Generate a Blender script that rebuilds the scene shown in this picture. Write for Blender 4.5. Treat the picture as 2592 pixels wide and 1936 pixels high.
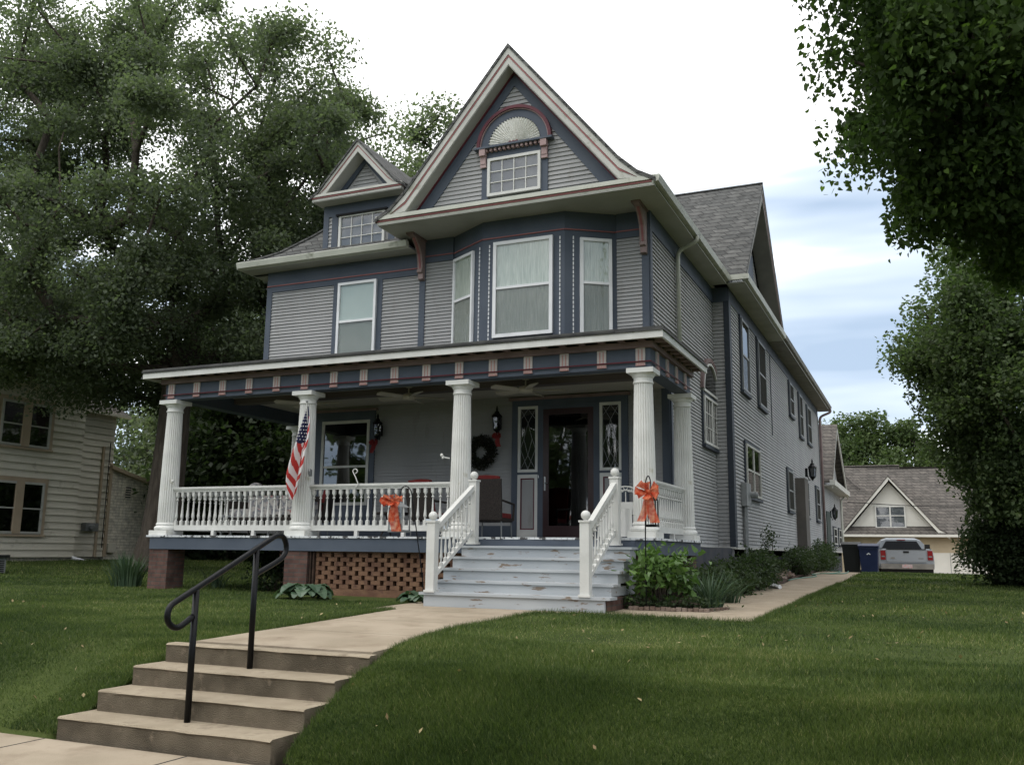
import bpy, math, random
import numpy as np
from mathutils import Vector, Matrix
for o in list(bpy.data.objects): bpy.data.objects.remove(o)
SC = bpy.context.scene
COL = SC.collection
RAD = math.radians
random.seed(7); RNG = np.random.default_rng(11)

# ------------------------------------------------------------------ camera
cam = bpy.data.cameras.new('camera'); camo = bpy.data.objects.new('camera', cam); COL.objects.link(camo)
CL = (3.607, -12.976, -0.224); YAW, PIT, ROL = 0.4140, 0.1790, 0.0120
def cam_axes():
    cy, sy = math.cos(YAW), math.sin(YAW); cp, sp = math.cos(PIT), math.sin(PIT)
    f = Vector((-sy*cp, cy*cp, sp)); r = Vector((cy, sy, 0)); u = r.cross(f)
    cr, sr = math.cos(ROL), math.sin(ROL)
    return cr*r+sr*u, -sr*r+cr*u, f
_r, _u, _f = cam_axes()
camo.matrix_world = Matrix(((_r.x, _u.x, -_f.x, CL[0]), (_r.y, _u.y, -_f.y, CL[1]), (_r.z, _u.z, -_f.z, CL[2]), (0, 0, 0, 1)))
cam.sensor_width = 36; cam.lens = 32.606; cam.clip_end = 2000; cam.clip_start = 0.05
SC.camera = camo

# ------------------------------------------------------------------ world
SUN_EL, SUN_AZ = 62, 222          # degrees; azimuth clockwise from north (+Y)
W = bpy.data.worlds.new('World'); SC.world = W; W.use_nodes = True
nt = W.node_tree; nt.nodes.clear(); L = nt.links.new
def N(t, **k):
    n = nt.nodes.new(t)
    for a, b in k.items():
        setattr(n, a, b)
    return n
sky = N('ShaderNodeTexSky', sky_type='NISHITA', sun_disc=False, sun_elevation=RAD(SUN_EL), sun_rotation=RAD(SUN_AZ))
bg1 = N('ShaderNodeBackground'); bg1.inputs['Strength'].default_value = 0.10
L(sky.outputs[0], bg1.inputs[0])
tc = N('ShaderNodeTexCoord')
mp = N('ShaderNodeMapping'); mp.inputs['Scale'].default_value = (0.9, 0.9, 6.0); mp.inputs['Rotation'].default_value = (RAD(4), RAD(-6), 0); mp.inputs['Location'].default_value = (0.35, 0.1, 0.42)
L(tc.outputs['Generated'], mp.inputs[0])
nz = N('ShaderNodeTexNoise'); nz.inputs['Scale'].default_value = 1.5; nz.inputs['Detail'].default_value = 4; nz.inputs['Roughness'].default_value = 0.5
L(mp.outputs[0], nz.inputs['Vector'])
# thin blue-grey cloud towards the horizon, thick white cloud above
sep = N('ShaderNodeSeparateXYZ'); L(tc.outputs['Generated'], sep.inputs[0])
mr = N('ShaderNodeMapRange'); mr.inputs['From Min'].default_value = 0.30; mr.inputs['From Max'].default_value = 0.55
mr.inputs['To Min'].default_value = 0.0; mr.inputs['To Max'].default_value = 0.30
L(sep.outputs['Z'], mr.inputs['Value'])
ad = N('ShaderNodeMath', operation='ADD'); L(nz.outputs['Fac'], ad.inputs[0]); L(mr.outputs[0], ad.inputs[1])
cr = N('ShaderNodeValToRGB'); e = cr.color_ramp.elements
e[0].position = 0.42; e[0].color = (0.30, 0.38, 0.49, 1)
e[1].position = 0.62; e[1].color = (1.06, 1.06, 1.06, 1)
x = e.new(0.52); x.color = (0.50, 0.57, 0.66, 1)
L(ad.outputs[0], cr.inputs[0])
bg2 = N('ShaderNodeBackground'); bg2.inputs['Strength'].default_value = 0.98; L(cr.outputs[0], bg2.inputs[0])
mx = N('ShaderNodeMixShader'); mx.inputs[0].default_value = 0.93
L(bg1.outputs[0], mx.inputs[1]); L(bg2.outputs[0], mx.inputs[2])
wo = N('ShaderNodeOutputWorld'); L(mx.outputs[0], wo.inputs[0])

sun = bpy.data.lights.new('sun', 'SUN'); sun.energy = 0.8; sun.angle = RAD(50); sun.color = (1.0, 0.97, 0.92)
suno = bpy.data.objects.new('sun', sun); COL.objects.link(suno)
az, el = RAD(SUN_AZ), RAD(SUN_EL)
sd = Vector((math.sin(az)*math.cos(el), math.cos(az)*math.cos(el), math.sin(el)))
suno.rotation_euler = sd.to_track_quat('Z', 'Y').to_euler()
suno.location = (-10, -20, 30)

SC.render.engine = 'CYCLES'
SC.view_settings.view_transform = 'Standard'; SC.view_settings.look = 'None'
SC.view_settings.exposure = 0.90; SC.view_settings.gamma = 1.0
SC.cycles.max_bounces = 6; SC.cycles.transparent_max_bounces = 12

# ------------------------------------------------------------------ materials
def mk(name, col, rough=0.7, col2=None, scale=4.0, detail=4, bump=0.0, bscale=60, metal=0.0, spec=0.3, stretch=None, lo=0.35, hi=0.65, third=None, t_lo=0.62, t_hi=0.66, tscale=9):
    m = bpy.data.materials.new(name); m.use_nodes = True
    t = m.node_tree; b = t.nodes['Principled BSDF']
    b.inputs['Roughness'].default_value = rough; b.inputs['Metallic'].default_value = metal
    b.inputs['Specular IOR Level'].default_value = spec
    b.inputs['Base Color'].default_value = (*col, 1)
    tcn = t.nodes.new('ShaderNodeTexCoord'); vec = tcn.outputs['Object']
    if stretch:
        mpn = t.nodes.new('ShaderNodeMapping'); mpn.inputs['Scale'].default_value = stretch
        t.links.new(vec, mpn.inputs[0]); vec = mpn.outputs[0]
    out = None
    if col2:
        n = t.nodes.new('ShaderNodeTexNoise'); n.inputs['Scale'].default_value = scale; n.inputs['Detail'].default_value = detail
        t.links.new(vec, n.inputs['Vector'])
        r = t.nodes.new('ShaderNodeValToRGB'); r.color_ramp.elements[0].position = lo; r.color_ramp.elements[1].position = hi
        r.color_ramp.elements[0].color = (*col, 1); r.color_ramp.elements[1].color = (*col2, 1)
        t.links.new(n.outputs['Fac'], r.inputs[0]); out = r.outputs[0]
    if third:
        n = t.nodes.new('ShaderNodeTexNoise'); n.inputs['Scale'].default_value = tscale; n.inputs['Detail'].default_value = 6
        n.inputs['Roughness'].default_value = 0.6
        t.links.new(vec, n.inputs['Vector'])
        r = t.nodes.new('ShaderNodeValToRGB'); r.color_ramp.elements[0].position = t_lo; r.color_ramp.elements[1].position = t_hi
        t.links.new(n.outputs['Fac'], r.inputs[0])
        mxn = t.nodes.new('ShaderNodeMixRGB'); t.links.new(r.outputs[0], mxn.inputs[0])
        if out is not None: t.links.new(out, mxn.inputs[1])
        else: mxn.inputs[1].default_value = (*col, 1)
        mxn.inputs[2].default_value = (*third, 1); out = mxn.outputs[0]
    if out is not None: t.links.new(out, b.inputs['Base Color'])
    if bump > 0:
        n = t.nodes.new('ShaderNodeTexNoise'); n.inputs['Scale'].default_value = bscale; n.inputs['Detail'].default_value = 4
        t.links.new(tcn.outputs['Object'], n.inputs['Vector'])
        bp = t.nodes.new('ShaderNodeBump'); bp.inputs['Strength'].default_value = bump; bp.inputs['Distance'].default_value = 0.02
        t.links.new(n.outputs['Fac'], bp.inputs['Height']); t.links.new(bp.outputs[0], b.inputs['Normal'])
    return m
M = {}
M['siding'] = mk('siding_paint', (0.278, 0.280, 0.278), 0.65, (0.32, 0.322, 0.32), 1.3, third=(0.19, 0.18, 0.165), t_lo=0.58, t_hi=0.85, tscale=5, stretch=(1, 1, .28))
M['blue'] = mk('slate_blue_paint', (0.058, 0.073, 0.098), 0.6, (0.073, 0.089, 0.115), 2.0)
M['cream'] = mk('cream_paint', (0.42, 0.42, 0.385), 0.6, (0.50, 0.50, 0.46), 2.5, third=(0.27, 0.28, 0.22), t_lo=0.60, t_hi=0.74, tscale=3.5)
M['soffit'] = mk('soffit_paint', (0.36, 0.36, 0.33), 0.7, (0.42, 0.42, 0.39), 2.0)
M['red'] = mk('brick_red_paint', (0.24, 0.09, 0.09), 0.6, (0.30, 0.12, 0.115), 3)
M['maroon'] = mk('maroon_paint', (0.085, 0.016, 0.025), 0.5, (0.12, 0.025, 0.035), 3)
M['pink'] = mk('dusty_rose_paint', (0.32, 0.225, 0.215), 0.6, (0.38, 0.275, 0.265), 5)
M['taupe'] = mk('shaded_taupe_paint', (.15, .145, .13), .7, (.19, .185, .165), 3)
M['scroll'] = mk('bracket_rose_brown', (.22, .16, .15), .6, (.28, .21, .20), 4)
M['mauve'] = mk('mauve_paint', (0.15, 0.105, 0.10), 0.65, (0.20, 0.145, 0.14), 3)
M['white'] = mk('white_paint', (0.52, 0.52, 0.49), 0.5, (0.60, 0.60, 0.57), 3, third=(0.42, 0.42, 0.36), t_lo=0.66, t_hi=0.80, tscale=5, bump=0.15)
M['vinyl'] = mk('white_window_frame', (0.66, 0.67, 0.68), 0.4, (0.74, 0.75, 0.76), 3)
M['steps'] = mk('peeling_white_blue_paint', (0.31, 0.335, 0.355), 0.6, (0.40, 0.42, 0.43), 1.4, third=(0.20, 0.16, 0.125), t_lo=0.60, t_hi=0.625, tscale=4.5, stretch=(0.6, 1.5, 2.6))
M['deckedge'] = mk('peeling_deck_edge', (0.50, 0.52, 0.54), 0.6, (0.58, 0.60, 0.60), 2, third=(0.07, 0.07, 0.07), t_lo=0.52, t_hi=0.56, tscale=7)
M['deck'] = mk('grey_deck_paint', (0.15, 0.17, 0.19), 0.6, (0.21, 0.22, 0.24), 4, stretch=(9, .5, 1))
M['concrete'] = mk('walk_concrete', (0.26, 0.215, 0.155), 0.9, (0.33, 0.275, 0.205), 1.6, 8, bump=0.35, bscale=90, third=(0.21, 0.165, 0.115), t_lo=0.5, t_hi=0.75, tscale=3)
M['riser'] = mk('shaded_stained_riser_concrete', (0.095, 0.078, 0.054), 0.95, (0.18, 0.148, 0.105), 3.0, 10, bump=1.0, bscale=120, third=(0.20, 0.16, 0.115), t_lo=.58, t_hi=.70, tscale=8)  # risers darker than treads: stains plus shade from overhead sky, both in the colour
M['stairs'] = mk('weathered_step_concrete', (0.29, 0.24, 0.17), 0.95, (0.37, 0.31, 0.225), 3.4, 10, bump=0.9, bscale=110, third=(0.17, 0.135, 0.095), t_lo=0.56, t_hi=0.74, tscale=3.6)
M['black'] = mk('black_pipe_paint', (0.002, 0.0023, 0.003), 0.36, spec=0.2, bump=0.1, bscale=40)
M['dark'] = mk('dark_interior', (0.012, 0.013, 0.015), 0.9)
M['found'] = mk('dark_foundation', (0.035, 0.04, 0.05), 0.9, (0.06, 0.06, 0.065), 3)
M['gutter'] = mk('cream_gutter', (0.43, 0.44, 0.38), 0.45, (0.50, 0.51, 0.45), 3, third=(0.20, 0.21, 0.16), t_lo=0.58, t_hi=0.76, tscale=4)
M['orange'] = mk('sheer_orange_ribbon', (0.55, 0.10, 0.05), 0.4, (0.72, 0.22, 0.12), 8)
M['redcloth'] = mk('red_cushion', (0.15, 0.018, 0.018), 0.9, (0.19, 0.03, 0.028), 6)
M['wicker'] = mk('dark_wicker', (0.02, 0.017, 0.015), 0.7, (0.05, 0.04, 0.035), 60)
M['floral'] = mk('faded_floral_cloth', (0.42, 0.40, 0.37), 0.9, (0.17, 0.18, 0.20), 14, lo=0.45, hi=0.6, third=(0.35, 0.18, 0.17), t_lo=0.62, t_hi=0.66, tscale=11)
M['bark'] = mk('oak_bark', (0.045, 0.036, 0.028), 0.95, (0.085, 0.070, 0.056), 5, 8, bump=1.0, bscale=9, stretch=(3, 3, .5))
M['mulch'] = mk('mulch_soil', (0.035, 0.022, 0.016), 0.95, (0.075, 0.045, 0.032), 9, 8, bump=1.0, bscale=50)
M['lawn'] = mk('lawn_turf', (0.034, 0.050, 0.013), 0.95, (0.058, 0.078, 0.021), 0.9, 8, bump=0.8, bscale=80, spec=0.1, third=(0.100, 0.100, 0.045), t_lo=0.58, t_hi=0.82, tscale=2.2)
M['neisiding'] = mk('cream_clapboard', (0.64, 0.60, 0.50), 0.7, (0.70, 0.66, 0.56), 1.2, third=(0.30, 0.27, 0.20), t_lo=0.6, t_hi=0.8, tscale=2)
M['tan'] = mk('tan_trim', (0.42, 0.33, 0.235), 0.7, (0.47, 0.375, 0.27), 2)
M['garage'] = mk('garage_white_siding', (0.56, 0.55, 0.50), 0.7, (0.62, 0.61, 0.56), 1.2)
M['garagetan'] = mk('garage_tan_wall', (0.36, 0.30, 0.205), 0.7, (0.42, 0.35, 0.24), 1.5)
M['truck'] = mk('silver_truck_paint', (0.30, 0.32, 0.345), 0.3, spec=0.5, metal=0.25)
M['trucklow'] = mk('dusty_truck_lower', (0.16, 0.155, 0.14), 0.6, (0.22, 0.21, 0.19), 5)
M['chrome'] = mk('dull_chrome', (0.35, 0.36, 0.36), 0.3, metal=0.8)
M['tail'] = mk('tail_light', (0.20, 0.008, 0.010), 0.2, spec=0.5)
M['rubber'] = mk('rubber', (0.012, 0.012, 0.012), 0.8)
M['binblue'] = mk('blue_bin_plastic', (0.010, 0.018, 0.055), 0.45, (0.013, 0.022, 0.065), 3)
M['bindark'] = mk('dark_bin_plastic', (0.012, 0.014, 0.014), 0.5)
M['grey'] = mk('grey_metal', (0.16, 0.17, 0.17), 0.5, (0.21, 0.22, 0.22), 5)
M['hose'] = mk('green_hose', (0.05, 0.16, 0.11), 0.5)
M['flagred'] = mk('flag_red', (0.42, 0.035, 0.03), 0.8)
M['flagwhite'] = mk('flag_white', (0.62, 0.60, 0.60), 0.8)
M['flagblue'] = mk('flag_navy', (0.016, 0.018, 0.055), 0.8)
M['wreath'] = mk('wreath_green', (0.022, 0.03, 0.018), 0.9, (0.05, 0.055, 0.035), 30)
M['stone'] = mk('rock_stone', (0.12, 0.08, 0.06), 0.9, (0.22, 0.17, 0.14), 6, bump=0.6)
M['fan'] = mk('fan_cream', (0.40, 0.37, 0.31), 0.5)
M['ceil'] = mk('porch_ceiling_paint', (0.36, 0.34, 0.29), 0.7, (0.40, 0.38, 0.33), 2)
M['wire'] = mk('wire_black', (0.01, 0.01, 0.01), 0.7)
M['door'] = mk('dark_red_door', (0.022, 0.004, 0.005), 0.35, spec=0.5)
M['fanlight'] = mk('carved_fan_cream', (0.64, 0.64, 0.59), 0.8, (0.72, 0.72, 0.67), 20, bump=1.0, bscale=35)
M['lead'] = mk('lead_came', (.30, .31, .32), .5)
M['curtain'] = mk('lace_curtain', (0.52, 0.56, 0.53), 0.9, (0.74, 0.76, 0.73), 16, stretch=(6, 6, .25))
M['shade'] = mk('roller_shade', (0.50, 0.57, 0.56), 0.8, (0.56, 0.62, 0.61), 2)
M['louver'] = mk('attic_blinds', (0.10, 0.105, 0.135), 0.8, (0.16, 0.165, 0.19), 6)

def brick_mat(name, c1, c2, mortar, bw=0.21, bh=0.07, ms=0.008, bump=0.5, axis='xz'):
    m = bpy.data.materials.new(name); m.use_nodes = True; t = m.node_tree; b = t.nodes['Principled BSDF']
    b.inputs['Roughness'].default_value = 0.9; b.inputs['Specular IOR Level'].default_value = 0.2
    tcn = t.nodes.new('ShaderNodeTexCoord'); s = t.nodes.new('ShaderNodeSeparateXYZ'); c = t.nodes.new('ShaderNodeCombineXYZ')
    t.links.new(tcn.outputs['Object'], s.inputs[0])
    a = t.nodes.new('ShaderNodeMath'); a.operation = 'ADD'; t.links.new(s.outputs['X'], a.inputs[0]); t.links.new(s.outputs['Y'], a.inputs[1])
    t.links.new(a.outputs[0], c.inputs[0]); t.links.new(s.outputs['Z'], c.inputs[1])
    br = t.nodes.new('ShaderNodeTexBrick'); br.inputs['Color1'].default_value = (*c1, 1); br.inputs['Color2'].default_value = (*c2, 1)
    br.inputs['Mortar'].default_value = (*mortar, 1); br.inputs['Scale'].default_value = 1.0
    br.inputs['Brick Width'].default_value = bw; br.inputs['Row Height'].default_value = bh; br.inputs['Mortar Size'].default_value = ms
    t.links.new(c.outputs[0], br.inputs['Vector'])
    n = t.nodes.new('ShaderNodeTexNoise'); n.inputs['Scale'].default_value = 7; n.inputs['Detail'].default_value = 6
    t.links.new(tcn.outputs['Object'], n.inputs['Vector'])
    mr_ = t.nodes.new('ShaderNodeMapRange'); mr_.inputs['From Min'].default_value = .3; mr_.inputs['From Max'].default_value = .7
    mr_.inputs['To Min'].default_value = .72; mr_.inputs['To Max'].default_value = 1.25
    t.links.new(n.outputs['Fac'], mr_.inputs['Value'])
    mu = t.nodes.new('ShaderNodeVectorMath'); mu.operation = 'SCALE'
    t.links.new(br.outputs['Color'], mu.inputs[0]); t.links.new(mr_.outputs[0], mu.inputs['Scale'])
    t.links.new(mu.outputs[0], b.inputs['Base Color'])
    bp = t.nodes.new('ShaderNodeBump'); bp.inputs['Strength'].default_value = bump; bp.inputs['Distance'].default_value = 0.01; bp.invert = True
    t.links.new(br.outputs['Fac'], bp.inputs['Height']); t.links.new(bp.outputs[0], b.inputs['Normal'])
    return m
M['brick'] = brick_mat('red_brown_brick', (0.085, 0.048, 0.040), (0.12, 0.068, 0.055), (0.07, 0.062, 0.055))
M['whitebrick'] = brick_mat('painted_cream_brick', (0.74, 0.69, 0.59), (0.80, 0.75, 0.65), (0.55, 0.50, 0.41), 0.30, 0.10, 0.012)
M['shingle'] = brick_mat('asphalt_shingle', (0.072, 0.074, 0.072), (0.115, 0.115, 0.11), (0.035, 0.035, 0.035), 0.34, 0.13, 0.010, 0.6)
M['shingle2'] = brick_mat('brown_asphalt_shingle', (0.085, 0.078, 0.070), (0.125, 0.112, 0.10), (0.04, 0.037, 0.035), 0.42, 0.17, 0.014, 0.6)
M['corner'] = mk('deep_slate_paint', (.030, .038, .050), .6)
M['porchroof'] = mk('dark_porch_roofing', (0.020, 0.021, 0.021), 0.85, (0.04, 0.041, 0.038), 5, bump=.5)

def glass_mat(name, tint=(0.55, 0.58, 0.56), fac=0.10, rough=0.02):
    m = bpy.data.materials.new(name); m.use_nodes = True; t = m.node_tree; t.nodes.clear()
    o = t.nodes.new('ShaderNodeOutputMaterial'); mxn = t.nodes.new('ShaderNodeMixShader')
    tr = t.nodes.new('ShaderNodeBsdfTransparent'); tr.inputs[0].default_value = (*tint, 1)
    gl = t.nodes.new('ShaderNodeBsdfGlossy'); gl.inputs['Roughness'].default_value = rough
    lw = t.nodes.new('ShaderNodeLayerWeight'); lw.inputs[0].default_value = 0.5
    pw = t.nodes.new('ShaderNodeMath'); pw.operation = 'POWER'; pw.inputs[1].default_value = 4.0; t.links.new(lw.outputs['Facing'], pw.inputs[0])
    fr = t.nodes.new('ShaderNodeMath'); fr.operation = 'MULTIPLY_ADD'; fr.inputs[1].default_value = .8; fr.inputs[2].default_value = .03; t.links.new(pw.outputs[0], fr.inputs[0])
    a = t.nodes.new('ShaderNodeMath'); a.operation = 'ADD'; a.inputs[1].default_value = fac; a.use_clamp = True
    nb = t.nodes.new('ShaderNodeTexNoise'); nb.inputs['Scale'].default_value = 1.7; nb.inputs['Detail'].default_value = 1
    bp = t.nodes.new('ShaderNodeBump'); bp.inputs['Strength'].default_value = 0.08; bp.inputs['Distance'].default_value = 0.05
    t.links.new(nb.outputs['Fac'], bp.inputs['Height']); t.links.new(bp.outputs[0], gl.inputs['Normal'])
    t.links.new(fr.outputs[0], a.inputs[0]); t.links.new(a.outputs[0], mxn.inputs[0])
    t.links.new(tr.outputs[0], mxn.inputs[1]); t.links.new(gl.outputs[0], mxn.inputs[2]); t.links.new(mxn.outputs[0], o.inputs[0])
    return m
M['glass'] = glass_mat('window_glass', (0.84, 0.87, 0.84), 0.08)
M['glassdark'] = glass_mat('storm_glass', (0.22, 0.23, 0.24), 0.10)
M['glassbright'] = glass_mat('shiny_window_glass', (0.20, 0.22, 0.21), 0.22)
def screen_mat():
    m = bpy.data.materials.new('insect_screen'); m.use_nodes = True; t = m.node_tree; t.nodes.clear()
    o = t.nodes.new('ShaderNodeOutputMaterial'); mxn = t.nodes.new('ShaderNodeMixShader'); mxn.inputs[0].default_value = 0.20
    tr = t.nodes.new('ShaderNodeBsdfTransparent'); d = t.nodes.new('ShaderNodeBsdfDiffuse'); d.inputs[0].default_value = (0.17, 0.17, 0.165, 1)
    t.links.new(tr.outputs[0], mxn.inputs[1]); t.links.new(d.outputs[0], mxn.inputs[2]); t.links.new(mxn.outputs[0], o.inputs[0]); return m
M['screen'] = screen_mat()
M['screen_full'] = M['screen'].copy(); M['screen_full'].name = 'dark_screen'
for n_ in M['screen_full'].node_tree.nodes:
    if n_.type == 'MIX_SHADER': n_.inputs[0].default_value = 0.72
    if n_.type == 'BSDF_DIFFUSE': n_.inputs[0].default_value = (0.055, 0.055, 0.05, 1)
def sheer_mat():
    m = bpy.data.materials.new('sheer_ribbon'); m.use_nodes = True; t = m.node_tree; t.nodes.clear()
    o = t.nodes.new('ShaderNodeOutputMaterial'); m1 = t.nodes.new('ShaderNodeMixShader'); m1.inputs[0].default_value = 0.8
    m2 = t.nodes.new('ShaderNodeMixShader'); m2.inputs[0].default_value = 0.4
    tr = t.nodes.new('ShaderNodeBsdfTransparent'); d = t.nodes.new('ShaderNodeBsdfDiffuse'); tl = t.nodes.new('ShaderNodeBsdfTranslucent')
    n = t.nodes.new('ShaderNodeTexNoise'); n.inputs['Scale'].default_value = 14
    r = t.nodes.new('ShaderNodeValToRGB'); r.color_ramp.elements[0].color = (0.62, 0.085, 0.035, 1); r.color_ramp.elements[1].color = (0.85, 0.36, 0.20, 1)
    r.color_ramp.elements[0].position = .40; r.color_ramp.elements[1].position = .68
    tcn = t.nodes.new('ShaderNodeTexCoord'); t.links.new(tcn.outputs['Object'], n.inputs['Vector'])
    t.links.new(n.outputs['Fac'], r.inputs[0]); t.links.new(r.outputs[0], d.inputs[0]); t.links.new(r.outputs[0], tl.inputs[0])
    t.links.new(d.outputs[0], m2.inputs[1]); t.links.new(tl.outputs[0], m2.inputs[2])
    t.links.new(tr.outputs[0], m1.inputs[1]); t.links.new(m2.outputs[0], m1.inputs[2]); t.links.new(m1.outputs[0], o.inputs[0]); return m
M['sheer'] = sheer_mat()

def leaf_mat(name, c1, c2, c3=None, trans=0.3, rough=0.55, spec=0.25):
    m = bpy.data.materials.new(name); m.use_nodes = True; t = m.node_tree; b = t.nodes['Principled BSDF']
    b.inputs['Roughness'].default_value = rough; b.inputs['Specular IOR Level'].default_value = spec
    at = t.nodes.new('ShaderNodeAttribute'); at.attribute_name = 'tint'
    r = t.nodes.new('ShaderNodeValToRGB'); r.color_ramp.elements[0].color = (*c1, 1); r.color_ramp.elements[1].color = (*c2, 1)
    if c3:
        q = r.color_ramp.elements.new(0.93); q.color = (*c2, 1); r.color_ramp.elements[2].color = (*c3, 1)
    t.links.new(at.outputs['Fac'], r.inputs[0]); t.links.new(r.outputs[0], b.inputs['Base Color'])
    tl = t.nodes.new('ShaderNodeBsdfTranslucent'); 
    g = t.nodes.new('ShaderNodeMixRGB'); g.blend_type = 'MULTIPLY'; g.inputs[0].default_value = 1; g.inputs[2].default_value = (1.25, 1.45, 0.8, 1)
    t.links.new(r.outputs[0], g.inputs[1]); t.links.new(g.outputs[0], tl.inputs[0])
    mxn = t.nodes.new('ShaderNodeMixShader'); mxn.inputs[0].default_value = trans
    t.links.new(b.outputs[0], mxn.inputs[1]); t.links.new(tl.outputs[0], mxn.inputs[2])
    t.links.new(mxn.outputs[0], t.nodes['Material Output'].inputs[0])
    return m
M['oakleaf'] = leaf_mat('oak_leaves', (0.068, 0.086, 0.056), (0.150, 0.180, 0.118), (0.20, 0.22, 0.145), 0.5)
M['farleaf'] = leaf_mat('far_leaves', (0.045, 0.075, 0.028), (0.11, 0.15, 0.055))
M['catleaf'] = leaf_mat('broad_leaves', (0.024, 0.044, 0.014), (0.064, 0.102, 0.030), (0.14, 0.22, 0.05), 0.45, 0.6, 0.15)
M['mapleleaf'] = leaf_mat('maple_leaves', (0.048, 0.075, 0.034), (0.120, 0.160, 0.075), (0.17, 0.20, 0.10), .48)
M['shrub'] = leaf_mat('dark_shrub_leaves', (0.020, 0.034, 0.015), (0.056, 0.082, 0.036), None, .4)
M['bright'] = leaf_mat('bright_shrub_leaves', (0.050, 0.10, 0.026), (0.125, 0.21, 0.058), (0.22, 0.33, 0.12), 0.3, 0.4, 0.4)
M['hosta'] = leaf_mat('hosta_leaves', (0.045, 0.085, 0.05), (0.09, 0.14, 0.085), None, 0.2, 0.4, 0.4)
M['iris'] = leaf_mat('iris_leaves', (0.035, 0.065, 0.038), (0.075, 0.115, 0.065), None, 0.2)
M['grass'] = leaf_mat('grass_blades', (0.022, 0.044, 0.010), (0.128, 0.172, 0.044), (0.27, 0.26, 0.12), 0.3)

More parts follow.
